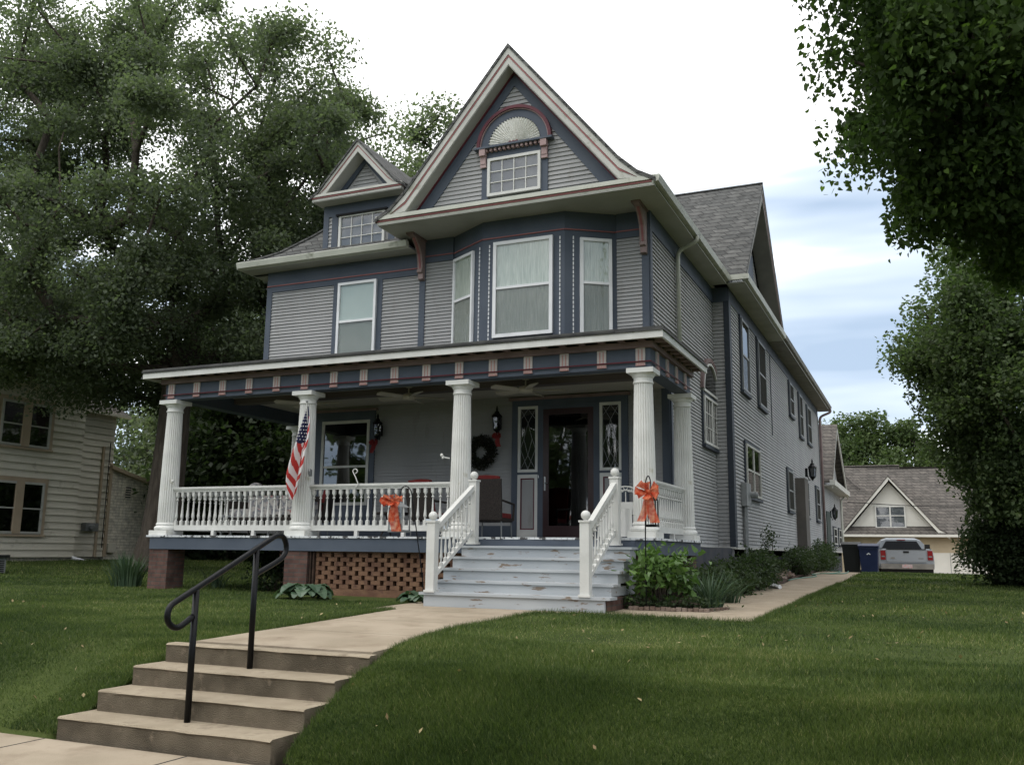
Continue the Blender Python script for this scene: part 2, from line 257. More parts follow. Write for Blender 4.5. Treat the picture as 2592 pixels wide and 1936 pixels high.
# ------------------------------------------------------------------ mesh helpers
WLOC = {}
def tag(o, label=None, cat=None, group=None, kind=None):
    if label: o['label'] = label
    if cat: o['category'] = cat
    if group: o['group'] = group
    if kind: o['kind'] = kind
    return o
def thing(name, loc, label, cat, group=None, rz=0):
    o = bpy.data.objects.new(name, None); COL.objects.link(o); o.location = loc; o.rotation_euler = (0, 0, rz)
    o.empty_display_size = 0.2; WLOC[o] = Vector(loc)
    return tag(o, label, cat, group)
class MB:
    def __init__(s): s.v = []; s.f = []; s.m = []; s.mi = 0; s.sm = False
    def add(s, vs, fs):
        b = len(s.v); s.v += [tuple(p) for p in vs]
        for f in fs: s.f.append(tuple(b+i for i in f)); s.m.append(s.mi)
        return s
    def box(s, x0, x1, y0, y1, z0, z1):
        x0, x1 = min(x0, x1), max(x0, x1); y0, y1 = min(y0, y1), max(y0, y1); z0, z1 = min(z0, z1), max(z0, z1)
        return s.add([(x0, y0, z0), (x1, y0, z0), (x1, y1, z0), (x0, y1, z0), (x0, y0, z1), (x1, y0, z1), (x1, y1, z1), (x0, y1, z1)],
                     [(0, 3, 2, 1), (4, 5, 6, 7), (0, 1, 5, 4), (1, 2, 6, 5), (2, 3, 7, 6), (3, 0, 4, 7)])
    def fbox(s, F, u0, u1, z0, z1, d0, d1):
        O, U, Nn = F
        P = lambda u, z, d: (O[0]+U[0]*u+Nn[0]*d, O[1]+U[1]*u+Nn[1]*d, z)
        return s.add([P(u0, z0, d0), P(u1, z0, d0), P(u1, z0, d1), P(u0, z0, d1), P(u0, z1, d0), P(u1, z1, d0), P(u1, z1, d1), P(u0, z1, d1)],
                     [(0, 1, 2, 3), (4, 7, 6, 5), (0, 4, 5, 1), (1, 5, 6, 2), (2, 6, 7, 3), (3, 7, 4, 0)])
    def fprism(s, F, pts, d0, d1):      # polygon in (u,z) extruded outward from d0 to d1
        O, U, Nn = F; n = len(pts)
        P = lambda u, z, d: (O[0]+U[0]*u+Nn[0]*d, O[1]+U[1]*u+Nn[1]*d, z)
        vs = [P(u, z, d0) for u, z in pts]+[P(u, z, d1) for u, z in pts]
        fs = [tuple(range(n-1, -1, -1)), tuple(range(n, 2*n))]+[(i, (i+1) % n, n+(i+1) % n, n+i) for i in range(n)]
        return s.add(vs, fs)
    def prism(s, pts, a0, a1, axis):    # closed polygon extruded along axis (0,1,2); pts in the other two axes in order
        n = len(pts)
        def P(p, a):
            q = [p[0], p[1]]; q.insert(axis, a); return tuple(q)
        vs = [P(p, a0) for p in pts]+[P(p, a1) for p in pts]
        fs = [tuple(range(n-1, -1, -1)), tuple(range(n, 2*n))]+[(i, (i+1) % n, n+(i+1) % n, n+i) for i in range(n)]
        return s.add(vs, fs)
    def tube(s, pts, r, n=8, cap=True, closed=False):
        pts = [Vector(p) for p in pts]; rs = r if isinstance(r, (list, tuple)) else [r]*len(pts)
        b = len(s.v); up = None; k = len(pts)
        for i, p in enumerate(pts):
            if closed: d = pts[(i+1) % k]-pts[i-1]
            else: d = (pts[min(i+1, k-1)]-pts[max(i-1, 0)])
            if d.length < 1e-9: d = Vector((0, 0, 1))
            d.normalize()
            if up is None: up = Vector((0, 0, 1)) if abs(d.z) < .9 else Vector((1, 0, 0))
            a = d.cross(up)
            if a.length < 1e-4: a = d.cross(Vector((0, 1, 0)))
            a.normalize(); c = a.cross(d).normalized(); up = c
            for j in range(n):
                t = 2*math.pi*j/n; q = p+(a*math.cos(t)+c*math.sin(t))*rs[i]; s.v.append(tuple(q))
        for i in range(k if closed else k-1):
            for j in range(n):
                i2 = (i+1) % k
                s.f.append((b+i*n+j, b+i*n+(j+1) % n, b+i2*n+(j+1) % n, b+i2*n+j)); s.m.append(s.mi)
        if cap and not closed:
            s.f.append(tuple(b+j for j in range(n-1, -1, -1))); s.m.append(s.mi)
            s.f.append(tuple(b+(k-1)*n+j for j in range(n))); s.m.append(s.mi)
        return s
    def lathe(s, prof, c=(0, 0, 0), n=16, axis='z', mod=None):   # prof: (r,z)
        b = len(s.v)
        for r, z in prof:
            for j in range(n):
                t = 2*math.pi*j/n; rr = r*(mod(j) if mod else 1)
                if axis == 'z': s.v.append((c[0]+rr*math.cos(t), c[1]+rr*math.sin(t), c[2]+z))
                elif axis == 'x': s.v.append((c[0]+z, c[1]+rr*math.cos(t), c[2]+rr*math.sin(t)))
                else: s.v.append((c[0]+rr*math.cos(t), c[1]+z, c[2]+rr*math.sin(t)))
        k = len(prof)
        for i in range(k-1):
            for j in range(n):
                s.f.append((b+i*n+j, b+i*n+(j+1) % n, b+(i+1)*n+(j+1) % n, b+(i+1)*n+j)); s.m.append(s.mi)
        s.f.append(tuple(b+j for j in range(n-1, -1, -1))); s.m.append(s.mi)
        s.f.append(tuple(b+(k-1)*n+j for j in range(n))); s.m.append(s.mi)
        return s
    def sphere(s, c, r, n=12, sz=1.0):
        pr = [(max(1e-4, r*math.sin(math.pi*i/n)), -r*sz*math.cos(math.pi*i/n)) for i in range(n+1)]
        return s.lathe(pr, c, n)
    def cloth(s, grid):
        R_, C_ = len(grid), len(grid[0]); b = len(s.v)
        for r in grid: s.v += [tuple(p) for p in r]
        for i in range(R_-1):
            for j in range(C_-1):
                s.f.append((b+i*C_+j, b+i*C_+j+1, b+(i+1)*C_+j+1, b+(i+1)*C_+j)); s.m.append(s.mi)
        return s
    def mesh(s, name, mats, off, smooth=False):
        me = bpy.data.meshes.new(name)
        v = [(p[0]-off[0], p[1]-off[1], p[2]-off[2]) for p in s.v]
        me.from_pydata(v, [], s.f)
        if not isinstance(mats, (list, tuple)): mats = [mats]
        for m in mats: me.materials.append(m)
        if len(mats) > 1: me.polygons.foreach_set('material_index', s.m)
        if smooth: me.shade_smooth()
        me.update(); return me
    def build(s, name, mats, parent=None, loc=None, smooth=False):
        """verts in world coords when loc is None, else local coords placed at world loc"""
        root = Vector((0, 0, 0))
        if parent is not None: root = WLOC[parent]
        off = root if loc is None else (0, 0, 0)
        o = bpy.data.objects.new(name, s.mesh(name, mats, off, smooth)); COL.objects.link(o)
        if parent is not None: o.parent = parent
        if loc is None: WLOC[o] = root.copy()
        else: o.location = Vector(loc)-root; WLOC[o] = Vector(loc)
        return o
def dup(o, parent=None, loc=None, rz=None):
    c = o.copy(); COL.objects.link(c)
    if parent is not None: c.parent = parent
    if loc is not None:
        root = WLOC[parent] if parent is not None else Vector((0, 0, 0))
        c.location = Vector(loc)-root; WLOC[c] = Vector(loc)
    else: WLOC[c] = WLOC[o]
    if rz is not None: c.rotation_euler.z = rz
    for ch in list(o.children):
        d = ch.copy(); COL.objects.link(d); d.parent = c; WLOC[d] = WLOC[ch]
        for g in list(ch.children):
            h = g.copy(); COL.objects.link(h); h.parent = d
    return c
def top(o, cx=None):
    return o
def grounded(mb, name, mats, label, cat, base, group=None, smooth=False):
    o = mb.build(name, mats, None, None, smooth)
    me = o.data; b = Vector(base)
    me.transform(Matrix.Translation(-b)); o.location = b; WLOC[o] = b
    return tag(o, label, cat, group)

def FS(y): return ((0, y), (1, 0), (0, -1))      # front-facing wall plane, u = x
def FE(x): return ((x, 0), (0, 1), (1, 0))       # right-facing wall plane, u = y
def FW(x): return ((x, 0), (0, -1), (-1, 0))     # left-facing
LR = random.Random(99)
def laps(mb, F, z0, z1, ext, lap=0.064, out=0.021):
    """clapboard courses cut into boards of uneven length with butt joints"""
    O, U, Nn = F; z = z0
    P = lambda u, zz, d: (O[0]+U[0]*u+Nn[0]*d, O[1]+U[1]*u+Nn[1]*d, zz)
    while z < z1-1e-4:
        t = min(z+lap, z1)
        e0 = ext(z); e1 = ext(t)
        if e0 and e1 and e0[1] > e0[0] and e1[1] >= e1[0]:
            u = e0[0]; first = True
            while u < e0[1]-1e-3:
                v = u+LR.uniform(.8, 3.6)
                if v > e0[1]-.4: v = e0[1]
                ua = e1[0] if u == e0[0] else max(u, e1[0]); va = e1[1] if v == e0[1] else min(v, e1[1])
                if va < ua: va = ua = (ua+va)/2
                jt = .0035 if out < .03 else .0008; o_ = out+LR.uniform(-jt, jt); o2 = out+LR.uniform(-jt, jt); dz = LR.uniform(-.002, .002)*(out < .03); g = .0022 if v < e0[1] else 0
                mb.add([P(u, z+dz, 0), P(v-g, z, 0), P(v-g, z, o2), P(u, z+dz, o_), P(va-(g if va < e1[1] else 0), t, .001), P(ua, t, .001)],
                   [(0, 1, 2, 3), (3, 2, 4, 5), (0, 3, 5), (1, 4, 2)])
                u = v
        z = t
def rect(u0, u1): return lambda z: (u0, u1)

def pts_mesh(name, V, Fq, mat, tint=None, parent=None, base=(0, 0, 0)):
    """V (n,k,3) polygons of k verts each; fast"""
    n, k = V.shape[0], V.shape[1]
    me = bpy.data.meshes.new(name)
    me.vertices.add(n*k); me.loops.add(n*k); me.polygons.add(n)
    me.vertices.foreach_set('co', (V.reshape(-1, 3)-np.array(base)).astype(np.float32).ravel())
    me.loops.foreach_set('vertex_index', np.arange(n*k, dtype=np.int32))
    me.polygons.foreach_set('loop_start', np.arange(0, n*k, k, dtype=np.int32))
    me.polygons.foreach_set('loop_total', np.full(n, k, dtype=np.int32))
    me.materials.append(mat)
    if tint is not None:
        a = me.attributes.new('tint', 'FLOAT', 'FACE'); a.data.foreach_set('value', tint.astype(np.float32))
    me.update(); me.validate()
    o = bpy.data.objects.new(name, me); COL.objects.link(o)
    if parent is not None: o.parent = parent; WLOC[o] = WLOC[parent]
    return o
def leaves(C, size, droop=0.3, wid=0.55, up=0.6, rng=RNG, heart=False):
    """C (n,3) positions -> quads (n,4,3)"""
    n = len(C); d = rng.normal(size=(n, 3)); d[:, 2] -= droop; d /= np.linalg.norm(d, axis=1)[:, None]
    nn = rng.normal(size=(n, 3)); nn[:, 2] += up*2
    s = np.cross(d, nn); s /= np.linalg.norm(s, axis=1)[:, None]+1e-9
    nrm = np.cross(s, d)
    L_ = (size*rng.uniform(.65, 1.35, n))[:, None]
    w = L_*wid*.5
    if heart:
        return np.stack([C+d*L_*.08, C+s*w*.75+nrm*L_*.05-d*L_*.03, C+d*L_*.32+s*w+nrm*L_*.05, C+d*L_*.68+s*w*.55, C+d*L_-nrm*L_*.08, C+d*L_*.68-s*w*.55, C+d*L_*.32-s*w+nrm*L_*.05, C-s*w*.75+nrm*L_*.05-d*L_*.03], 1)
    V = np.stack([C, C+d*L_*.45+s*w+nrm*L_*.06, C+d*L_, C+d*L_*.45-s*w+nrm*L_*.06], 1)
    return V
# ------------------------------------------------------------------ terrain
def sstep(a, b, x):
    t = np.clip((x-a)/(b-a), 0, 1); return t*t*(3-2*t)
def lin(x, xs, zs): return np.interp(x, xs, zs)
def th(x, y):
    x = np.asarray(x, float); y = np.asarray(y, float)
    right = sstep(-.95, -.55, x)
    a = lin(y, [-400, -7.35, -7.1, -6.4, -5.6, -4.6, -1.7, 0, 12, 60], [-1.80, -1.80, -1.74, -1.42, -1.16, -1.05, -0.99, -0.97, -0.90, -0.90])
    b = lin(y, [-400, -7.14, -7.08, -6.9, -6.53, -6.2, -5.6, -4.4, -3.0, -1.7, 0, 8, 16, 18, 26, 32, 60], [-1.80, -1.80, -1.70, -1.56, -1.36, -1.19, -1.055, -0.985, -0.965, -0.965, -0.96, -0.88, -0.76, -0.76, -1.20, -1.28, -1.35])
    z = a*(1-right)+b*right
    z = z + 0.20*sstep(-9.5, -21, x)*sstep(-3, 5, y)
    z = z + (-0.012)*np.clip(x-4, 0, 30)*sstep(0, 8, y)
    z = z + 0.012*np.sin(x*1.7+y*.6)*np.cos(y*1.3-x*.4)*sstep(-7.6, -6.5, y)
    return z
def T(x, y): return float(th(x, y))
def in_hard(x, y, e=0.0):
    m = (x > -2.72-e) & (x < -.74+e) & (y > -6.1-e) & (y < -1.6)
    m |= (x > -3.05-e) & (x < -.74+e) & (y > -7.5) & (y <= -5.9)
    m |= (x > -3.1-e) & (x < 1.85+e) & (y > -2.3-e) & (y < -.6+e)
    m |= (x > .75-e) & (x < 1.85+e) & (y > -1.0) & (y < 20)
    m |= (y < -7.1+e) & (y > -9.0-e)
    return m
xs = np.concatenate([[-500, -250, -120, -70, -50], np.arange(-36, -12, 1.0), np.arange(-12, 8.01, .1), np.arange(9, 30, 1.5), [40, 60, 120, 250, 500]])
ys = np.concatenate([[-300, -100, -40, -20, -14], np.arange(-10.4, 0, .1), np.arange(0, 30, .5), np.arange(30, 60, 2.), [80, 150, 300, 500]])
X, Y = np.meshgrid(xs, ys); Z = th(X, Y)
inside = in_hard(X, Y, -.06); Z = np.where(inside, Z-.16, Z)
stair = (X > -3.02) & (X < -.76) & (Y > -7.5) & (Y < -5.9); Z = np.where(stair, Z-.25, Z)
nx, ny = len(xs), len(ys)
me = bpy.data.meshes.new('lawn'); V = np.stack([X.ravel(), Y.ravel(), Z.ravel()], 1)
idx = np.arange(nx*ny).reshape(ny, nx)
F4 = np.stack([idx[:-1, :-1].ravel(), idx[:-1, 1:].ravel(), idx[1:, 1:].ravel(), idx[1:, :-1].ravel()], 1)
me.from_pydata(V.tolist(), [], F4.tolist()); me.materials.append(M['lawn']); me.shade_smooth()
lawn = bpy.data.objects.new('lawn', me); COL.objects.link(lawn); tag(lawn, 'green mown lawn with a bank down to the pavement', None, None, 'structure')

def slab(name, x0, x1, y0, y1, label, n=(4, 10), th_=.12, up=.02, gap=None, zf=None, mat='concrete', inset=0.0):
    mb = MB(); zf = zf or (lambda x, y: T(x, y)+up)
    xa = np.linspace(x0, x1, n[0]+1); ya = np.linspace(y0, y1, n[1]+1)
    for j in range(n[1]):
        g = gap if gap and (j % 1 == 0) else 0
        yb, yc = ya[j]+g, ya[j+1]-g
        top_ = [[(x, y, zf(x, y)) for x in xa] for y in (yb, yc)]
        mb.cloth(top_)
        for y, fl in ((yb, 1), (yc, 0)):
            mb.cloth([[(x, y, zf(x, y)-th_) for x in xa], [(x, y, zf(x, y)) for x in xa]] if fl else [[(x, y, zf(x, y)) for x in xa], [(x, y, zf(x, y)-th_) for x in xa]])
        for x in (x0, x1): mb.cloth([[(x, yb, zf(x, yb)), (x, yc, zf(x, yc))], [(x, yb, zf(x, yb)-th_), (x, yc, zf(x, yc)-th_)]])
    o = mb.build(name, M[mat]); return tag(o, label, None, None, 'structure')
WZ = lambda x, y: float(np.interp(y, [-6.2, -4.6, -1.7, -.5], [-1.10, -1.055, -0.97, -0.955]))
slab('front_walk', -2.70, -.76, -5.93, -2.34, 'sand coloured concrete walk from the street steps to the porch stairs', (3, 3), gap=.006, zf=WZ)
slab('porch_pad', -3.08, .70, -2.33, -.6, 'concrete pad at the foot of the porch stairs', (4, 1), zf=WZ)
slab('side_path', .70, 1.85, -2.33, 20, 'narrow concrete path along the right side of the house', (2, 17), gap=.006, zf=lambda x, y: max(T(x, y), WZ(x, y) if y < 0 else -9)+.015 if y > 0 else WZ(x, y)+.001)
slab('sidewalk', -30, 30, -9.0, -7.16, 'public concrete sidewalk at the foot of the steps', (30, 1), up=0, zf=lambda x, y: -1.785)
mb = MB()
for x in np.arange(-24.1, 20, 1.5): mb.box(x-.008, x+.008, -9.0, -7.16, -1.79, -1.7835)
o = mb.build('sidewalk_joints', M['dark']); tag(o, 'dark joints between sidewalk slabs', None, None, 'structure')
slab('driveway', 1.0, 12, 22.5, 41.4, 'concrete driveway in front of the garage', (3, 6), zf=lambda x, y: T(x, y)+.03)
o = MB().box(-300, 300, -24, -12, -1.98, -1.94).build('road', mk('asphalt', (.05, .05, .05), .9, (.07, .07, .07), 3, bump=.4)); tag(o, 'asphalt street in front of the property', None, None, 'structure')
# flower bed
mb = MB(); bx = [0.16, .3, .45, .6, .72]; by = np.concatenate([[-1.0, -.7], np.arange(-.2, 21, .7)])
gridb = [[(x if y > -.8 else x, y, (T(x, y)+.035+.03*math.sin(3*x+2*y)) if y > 0 else -.93+.03*math.sin(5*x+3*y)) for x in (0.05, .2, .4, .6, .74-.05*math.sin(y*1.3) if y > -.5 else .9)] for y in by]
mb.cloth(gridb); o = mb.build('flower_bed', M['mulch'], smooth=True); tag(o, 'dark mulch flower bed between house and path', None, None, 'structure')
mb = MB()
for i in range(15):
    x = .05+i*.07; y = -1.03-.02*math.sin(i*.9)
    mb.box(x, x+.062, y, y+.05, -.96, -.915+.006*math.sin(i*2.2))
for i in range(5):
    mb.box(1.02+.04*i, 1.07+.04*i, -.98+i*.12, -.88+i*.12, -.96, -.918)
grounded(mb, 'bed_edging', M['stone'], 'low brown brick edging curving round the front of the flower bed', 'edging', (.5, -1, -.95))

# ------------------------------------------------------------------ concrete street steps
st = thing('concrete_steps', (-1.9, -6.6, -1.78), 'four weathered concrete steps climbing the lawn bank from the sidewalk', 'steps')
nos = [-7.13, -6.79, -6.43, -6.08]; zt = [-1.612, -1.442, -1.275, -1.108]; yb_ = [-6.6, -6.3, -6.0, -5.945]
xl_ = [-3.02, -2.96, -2.94, -2.91]; xr_ = [-.86, -.82, -.80, -.70]
for i in range(4):
    mb = MB(); n = 14; x0, x1 = xl_[i], xr_[i]
    zb = -1.9
    prof = [(nos[i]+.012, zb), (nos[i]+.012, zt[i]-.03), (nos[i]+.002, zt[i]-.014), (nos[i]+.014, zt[i]-.003), (nos[i]+.03, zt[i]), (yb_[i], zt[i]), (yb_[i], zb)]
    rows = []
    for k in range(n+1):
        x = x0+(x1-x0)*k/n
        rows.append([(x, y+random.uniform(-.006, .006)*(1 if 0 < q < 4 else 0), z+random.uniform(-.004, .002)*(1 if 0 < q < 4 else 0)) for q, (y, z) in enumerate(prof)])
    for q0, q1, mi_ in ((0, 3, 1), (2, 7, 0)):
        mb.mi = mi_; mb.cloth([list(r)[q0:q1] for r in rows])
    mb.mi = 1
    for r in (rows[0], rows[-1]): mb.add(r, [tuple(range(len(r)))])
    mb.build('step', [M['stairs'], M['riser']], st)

# ------------------------------------------------------------------ black pipe handrail
hr = thing('handrail', (-2.0, -6.2, -1.6), 'black painted pipe handrail with looped ends on the concrete steps', 'handrail')
hx = -1.9
def loop(pts, sm=5):
    out = []; p = [Vector(q) for q in pts]
    for i in range(len(p)-1):
        a, b = p[i], p[i+1]; c = p[i-1] if i else a*2-b; d = p[i+2] if i+2 < len(p) else b*2-a
        for k in range(sm):
            t = k/sm; out.append(.5*((2*b-2*b+2*a)+(b-c)*t+(2*c-5*a+4*b-d)*t*t+(3*a-c-3*b+d)*t**3))
    out.append(p[-1]); return out
rail = [(-6.87, -.784), (-6.96, -.833), (-7.027, -.86), (-7.094, -.85), (-7.144, -.807), (-7.155, -.75), (-7.129, -.69), (-7.056, -.65), (-6.855, -.562), (-6.432, -.375), (-6.112, -.232), (-5.93, -.15), (-5.848, -.115), (-5.772, -.111), (-5.711, -.155), (-5.687, -.23), (-5.72, -.299), (-5.825, -.356), (-6.052, -.44), (-6.11, -.465)]
MB().tube(loop([(hx, y, z) for y, z in rail], 3), .025, 10).build('rail', M['black'], hr, smooth=True)
for y0, z0, z1 in ((-6.85, -1.63, -.57), (-6.115, -1.30, -.235)):
    o = MB().tube([(hx, y0, z0), (hx, y0, z1)], .027, 10).build('post', M['black'], hr, smooth=True)

# ------------------------------------------------------------------ HOUSE
H = thing('victorian_house', (-4.2, 6, -.97), 'large grey clapboard victorian house with slate blue trim and wide front porch', 'house')
S_, B_, CR = M['siding'], M['blue'], M['cream']
W2, W1 = 1.55, 2.78
XL, XG, XR = -8.15, -4.6, -.30
ZD = -.03
# walls ----------------------------------------------------------------
mb = MB(); F2 = FS(W2)
mb.box(XL+.02, XR-.02, W2+.01, 11, 2.62, 5.2); mb.box(XG+.02, XR-.02, W2+.01, 11, 5.1, 5.44)
mb.box(-7.9, XR-.02, W1+.01, 11, -.9, 2.64)
mb.box(-6, .03, 6.67, 25.28, -.3, 5.45); mb.box(-6, .03, 25.2, 34.4, -.3, 2.9)
laps(mb, F2, 2.9, 4.79, rect(XL+.12, -6.56)); laps(mb, F2, 2.9, 4.79, rect(-5.46, XG-.06))
laps(mb, F2, 2.9, 5.0, rect(XG+.06, -3.98)); laps(mb, F2, 2.9, 5.0, rect(-.86, XR-.12))
F1 = FS(W1)
laps(mb, F1, .22, 2.62, rect(-7.78, -7.70)); laps(mb, F1, .22, 2.62, rect(-6.27, -3.28)); laps(mb, F1, .22, 2.62, rect(-1.05, XR-.14))
FR = FE(XR)
laps(mb, FR, -.10, 2.65, rect(W1+.10, 6.64)); laps(mb, FR, 2.65, 5.12, rect(W2+.12, 6.64), 0.071)
laps(mb, FS(6.65), -.10, 5.12, rect(XR+.012, -.03), .078)
FWg = FE(.05)
laps(mb, FWg, -.10, 5.13, rect(6.84, 25.2), .078)
laps(mb, FWg, -.10, 2.72, rect(25.28, 34.4), .078)
laps(mb, FW(XL), 2.9, 5.1, rect(-11, -W2-.05)); laps(mb, FW(-7.9), 0, 2.62, rect(-11, -W1-.05))
mb.build('clapboard_wall', S_, H)
# foundation
mb = MB(); mb.box(-7.9, .0, W1+.02, 6.6, -1.2, -.12); mb.box(-6, .03, 6.69, 34.3, -1.2, -.14)
mb.build('foundation', M['found'], H)
mb = MB(); mb.box(XR-.01, XR+.05, W1+.1, 6.6, -.14, -.10); mb.box(XR+.05, .07, 6.60, 6.66, -.14, -.10); mb.box(.05, .10, 6.66, 34.3, -.145, -.105)
mb.build('water_table', CR, H)
# trim -----------------------------------------------------------------
mb = MB()
mb.fbox(F2, XL, XL+.12, 2.9, 4.79, 0, .03); mb.fbox(F2, XL, XG-.06, 4.79, 5.23, 0, .028)          # corner, frieze
mb.fbox(F2, XG-.06, XG+.06, 2.9, 5.46, 0, .034)
mb.fbox(F2, XG+.06, -3.97, 5.0, 5.46, 0, .028); mb.fbox(F2, -.86, XR, 5.0, 5.46, 0, .028)
mb.fbox(F2, XR-.12, XR, 2.9, 5.0, 0, .03)
mb.fbox(F2, -6.56, -6.45, 2.9, 4.79, 0, .026); mb.fbox(F2, -5.57, -5.46, 2.9, 4.79, 0, .026)
mb.fbox(FR, W2, W2+.12, 2.62, 5.12, 0, .028); mb.fbox(FR, W2, 6.64, 5.12, 5.46, 0, .026)
mb.fbox(FW(XL), -11, -W2+.0, 4.79, 5.23, 0, .028); mb.fbox(FW(XL), -W2-.12, -W2, 2.9, 4.79, 0, .026)
mb.fbox(F1, XR-.14, XR, 0, 2.62, 0, .03); mb.fbox(FR, W1, W1+.10, -.1, 2.6, 0, .028)
mb.fbox(F1, -7.9, -7.78, 0, 2.62, 0, .03); mb.fbox(F1, -7.9, -3.28, ZD, .22, 0, .022); mb.fbox(F1, -1.05, XR-.14, ZD, .22, 0, .022)
# bump-out & wing
mb.fbox(FS(6.65), XR, .05, 5.12, 5.46, 0, .02)
mb.build('trim_board', B_, H)
mb = MB(); mb.fbox(FS(6.65), -.045, .075, -.1, 5.13, 0, .03); mb.fbox(FWg, 6.65, 6.84, -.1, 5.13, 0, .026); mb.fbox(FWg, 6.65, 25.28, 5.13, 5.5, 0, .022)
mb.fbox(FWg, 25.2, 25.3, -.1, 5.13, 0, .03); mb.fbox(FWg, 12.5, 12.56, 2.9, 5.1, 0, .03)
mb.build('corner_board', M['corner'], H)
# soffit overhang under the second floor (porch zone), bay ---------------
mb = MB(); mb.box(XL, XR, W2, W1, 2.60, 2.64); mb.build('overhang_ceiling', M['ceil'], H)
BP = [(-3.97, W2), (-3.15, 1.05), (-1.62, 1.05), (-.86, W2)]
bay = MB()
bay.prism([(BP[0][0], BP[0][1]), (BP[1][0], BP[1][1]), (BP[2][0], BP[2][1]), (BP[3][0], BP[3][1])], 2.85, 5.46, 2)
bay = bay.build('bay_window', B_, H)
def FA(p, q):
    d = Vector((q[0]-p[0], q[1]-p[1])); l = d.length; d /= l
    return (p, (d.x, d.y), (d.y, -d.x)), l
FB0, lb0 = FA(BP[0], BP[1]); FB2, lb2 = FA(BP[2], BP[3])
mb = MB()
mb.fbox(F2, XL, XG-.06, 4.905, 4.925, .02, .045); mb.fbox(F2, XG+.06, -3.98, 5.11, 5.13, .02, .045); mb.fbox(F2, -.86, XR-.02, 5.11, 5.13, .02, .045)
mb.fbox(FB0, 0, lb0, 5.11, 5.13, 0, .02); mb.fbox(FS(1.05), -3.15, -1.62, 5.11, 5.13, 0, .02); mb.fbox(FB2, 0, lb2, 5.11, 5.13, 0, .02)
mb.build('red_bead', M['red'], H)
# dotted beads beside bay windows (white stitched strips)
for F_, u in ((FS(1.05), -3.01), (FS(1.05), -1.70), (FB2, .15), (FB0, lb0-.08)):
    z = 3.3; mb = MB()
    while z < 5.02:
        mb.fbox(F_, u-.009, u+.009, z, z+.055, 0, .012); z += .075
    mb.build('rope_bead', M['vinyl'], bay)

# windows ----------------------------------------------------------------
def window(F, u0, u1, z0, z1, d=.03, fr=.055, frame='vinyl', back='curtain', rail=None, cols=0, rows=0, gl='glass', screen=False, casing=None, cw=.1, sill=False, parent=H, mull=None, name='window', mun=.016):
    mb = MB(); D1 = d+.05
    mb.fbox(F, u0, u0+fr, z0, z1, d, D1); mb.fbox(F, u1-fr, u1, z0, z1, d, D1)
    mb.fbox(F, u0+fr, u1-fr, z0, z0+fr, d, D1); mb.fbox(F, u0+fr, u1-fr, z1-fr, z1, d, D1)
    if rail: mb.fbox(F, u0+fr, u1-fr, rail-.022, rail+.022, d, d+.04)
    if mull:
        for m_ in mull: mb.fbox(F, m_-.035, m_+.035, z0+fr, z1-fr, d, d+.047)
    for i in range(1, cols): 
        u = u0+fr+(u1-u0-2*fr)*i/cols; mb.fbox(F, u-mun/2, u+mun/2, z0+fr, z1-fr, d+.01, d+.034)
    for i in range(1, rows):
        z = z0+fr+(z1-z0-2*fr)*i/rows; mb.fbox(F, u0+fr, u1-fr, z-mun/2, z+mun/2, d+.01, d+.033)
    w = mb.build(name, M[frame], parent)
    if casing:
        mb = MB(); c = cw; mb.fbox(F, u0-c, u0, z0-.02, z1, 0, d+.02); mb.fbox(F, u1, u1+c, z0-.02, z1, 0, d+.02)
        mb.fbox(F, u0-c, u1+c, z1, z1+c, 0, d+.025); mb.fbox(F, u0-c-.02, u1+c+.02, z0-.08, z0-.02, 0, d+.06)
        mb.build('casing', M[casing], w)
    if back == 'curtain':
        mb = MB(); n = 60; g0 = []; g1 = []
        for i in range(n+1):
            u = u0+fr+(u1-u0-2*fr)*i/n; a = d+.004+.007*(1+math.sin(i*1.9+math.sin(i*.5)*2))*.5
            O, U, Nn = F; g0.append((O[0]+U[0]*u+Nn[0]*a, O[1]+U[1]*u+Nn[1]*a, z0+fr)); g1.append((O[0]+U[0]*u+Nn[0]*a, O[1]+U[1]*u+Nn[1]*a, z1-fr))
        mb.cloth([g0, g1]); mb.build('curtain', M['curtain'], w)
    elif back: MB().fbox(F, u0+fr*.5, u1-fr*.5, z0+fr*.5, z1-fr*.5, d-.002, d+.006).build('shade' if back == 'shade' else 'interior', M[back], w)
    gz = [(z0+fr, z1-fr)] if not rail else [(z0+fr, rail-.022), (rail+.022, z1-fr)]
    mb = MB()
    for i, (a, b) in enumerate(gz):
        O, U, Nn = F; dd = d+.021+.006*i; P4 = lambda u, z: (O[0]+U[0]*u+Nn[0]*dd, O[1]+U[1]*u+Nn[1]*dd, z)
        mb.add([P4(u0+fr, a), P4(u1-fr, a), P4(u1-fr, b), P4(u0+fr, b)], [(0, 1, 2, 3)])
    mb.build('pane', M[gl], w)
    if screen == 'full': MB().fbox(F, u0+fr, u1-fr, z0+fr, z1-fr, d+.036, d+.0375).build('screen', M['screen_full'], w)
    elif screen and rail: MB().fbox(F, u0+fr, u1-fr, z0+fr, rail-.02, d+.032, d+.0335).build('screen', M['screen'], w)
    return w
window(F2, -6.43, -5.57, 2.95, 4.80, back='shade', rail=4.03, screen=True, fr=.05)
wb = window(FS(1.05), -2.92, -1.82, 3.33, 5.03, rail=4.20, screen=True, fr=.06, d=.005)
window(FB0, .06, lb0-.24, 3.28, 4.98, rail=4.18, screen=True, fr=.05, d=.005)
window(FB2, .26, lb2-.10, 3.28, 4.98, rail=4.20, screen=True, fr=.055, d=.005)
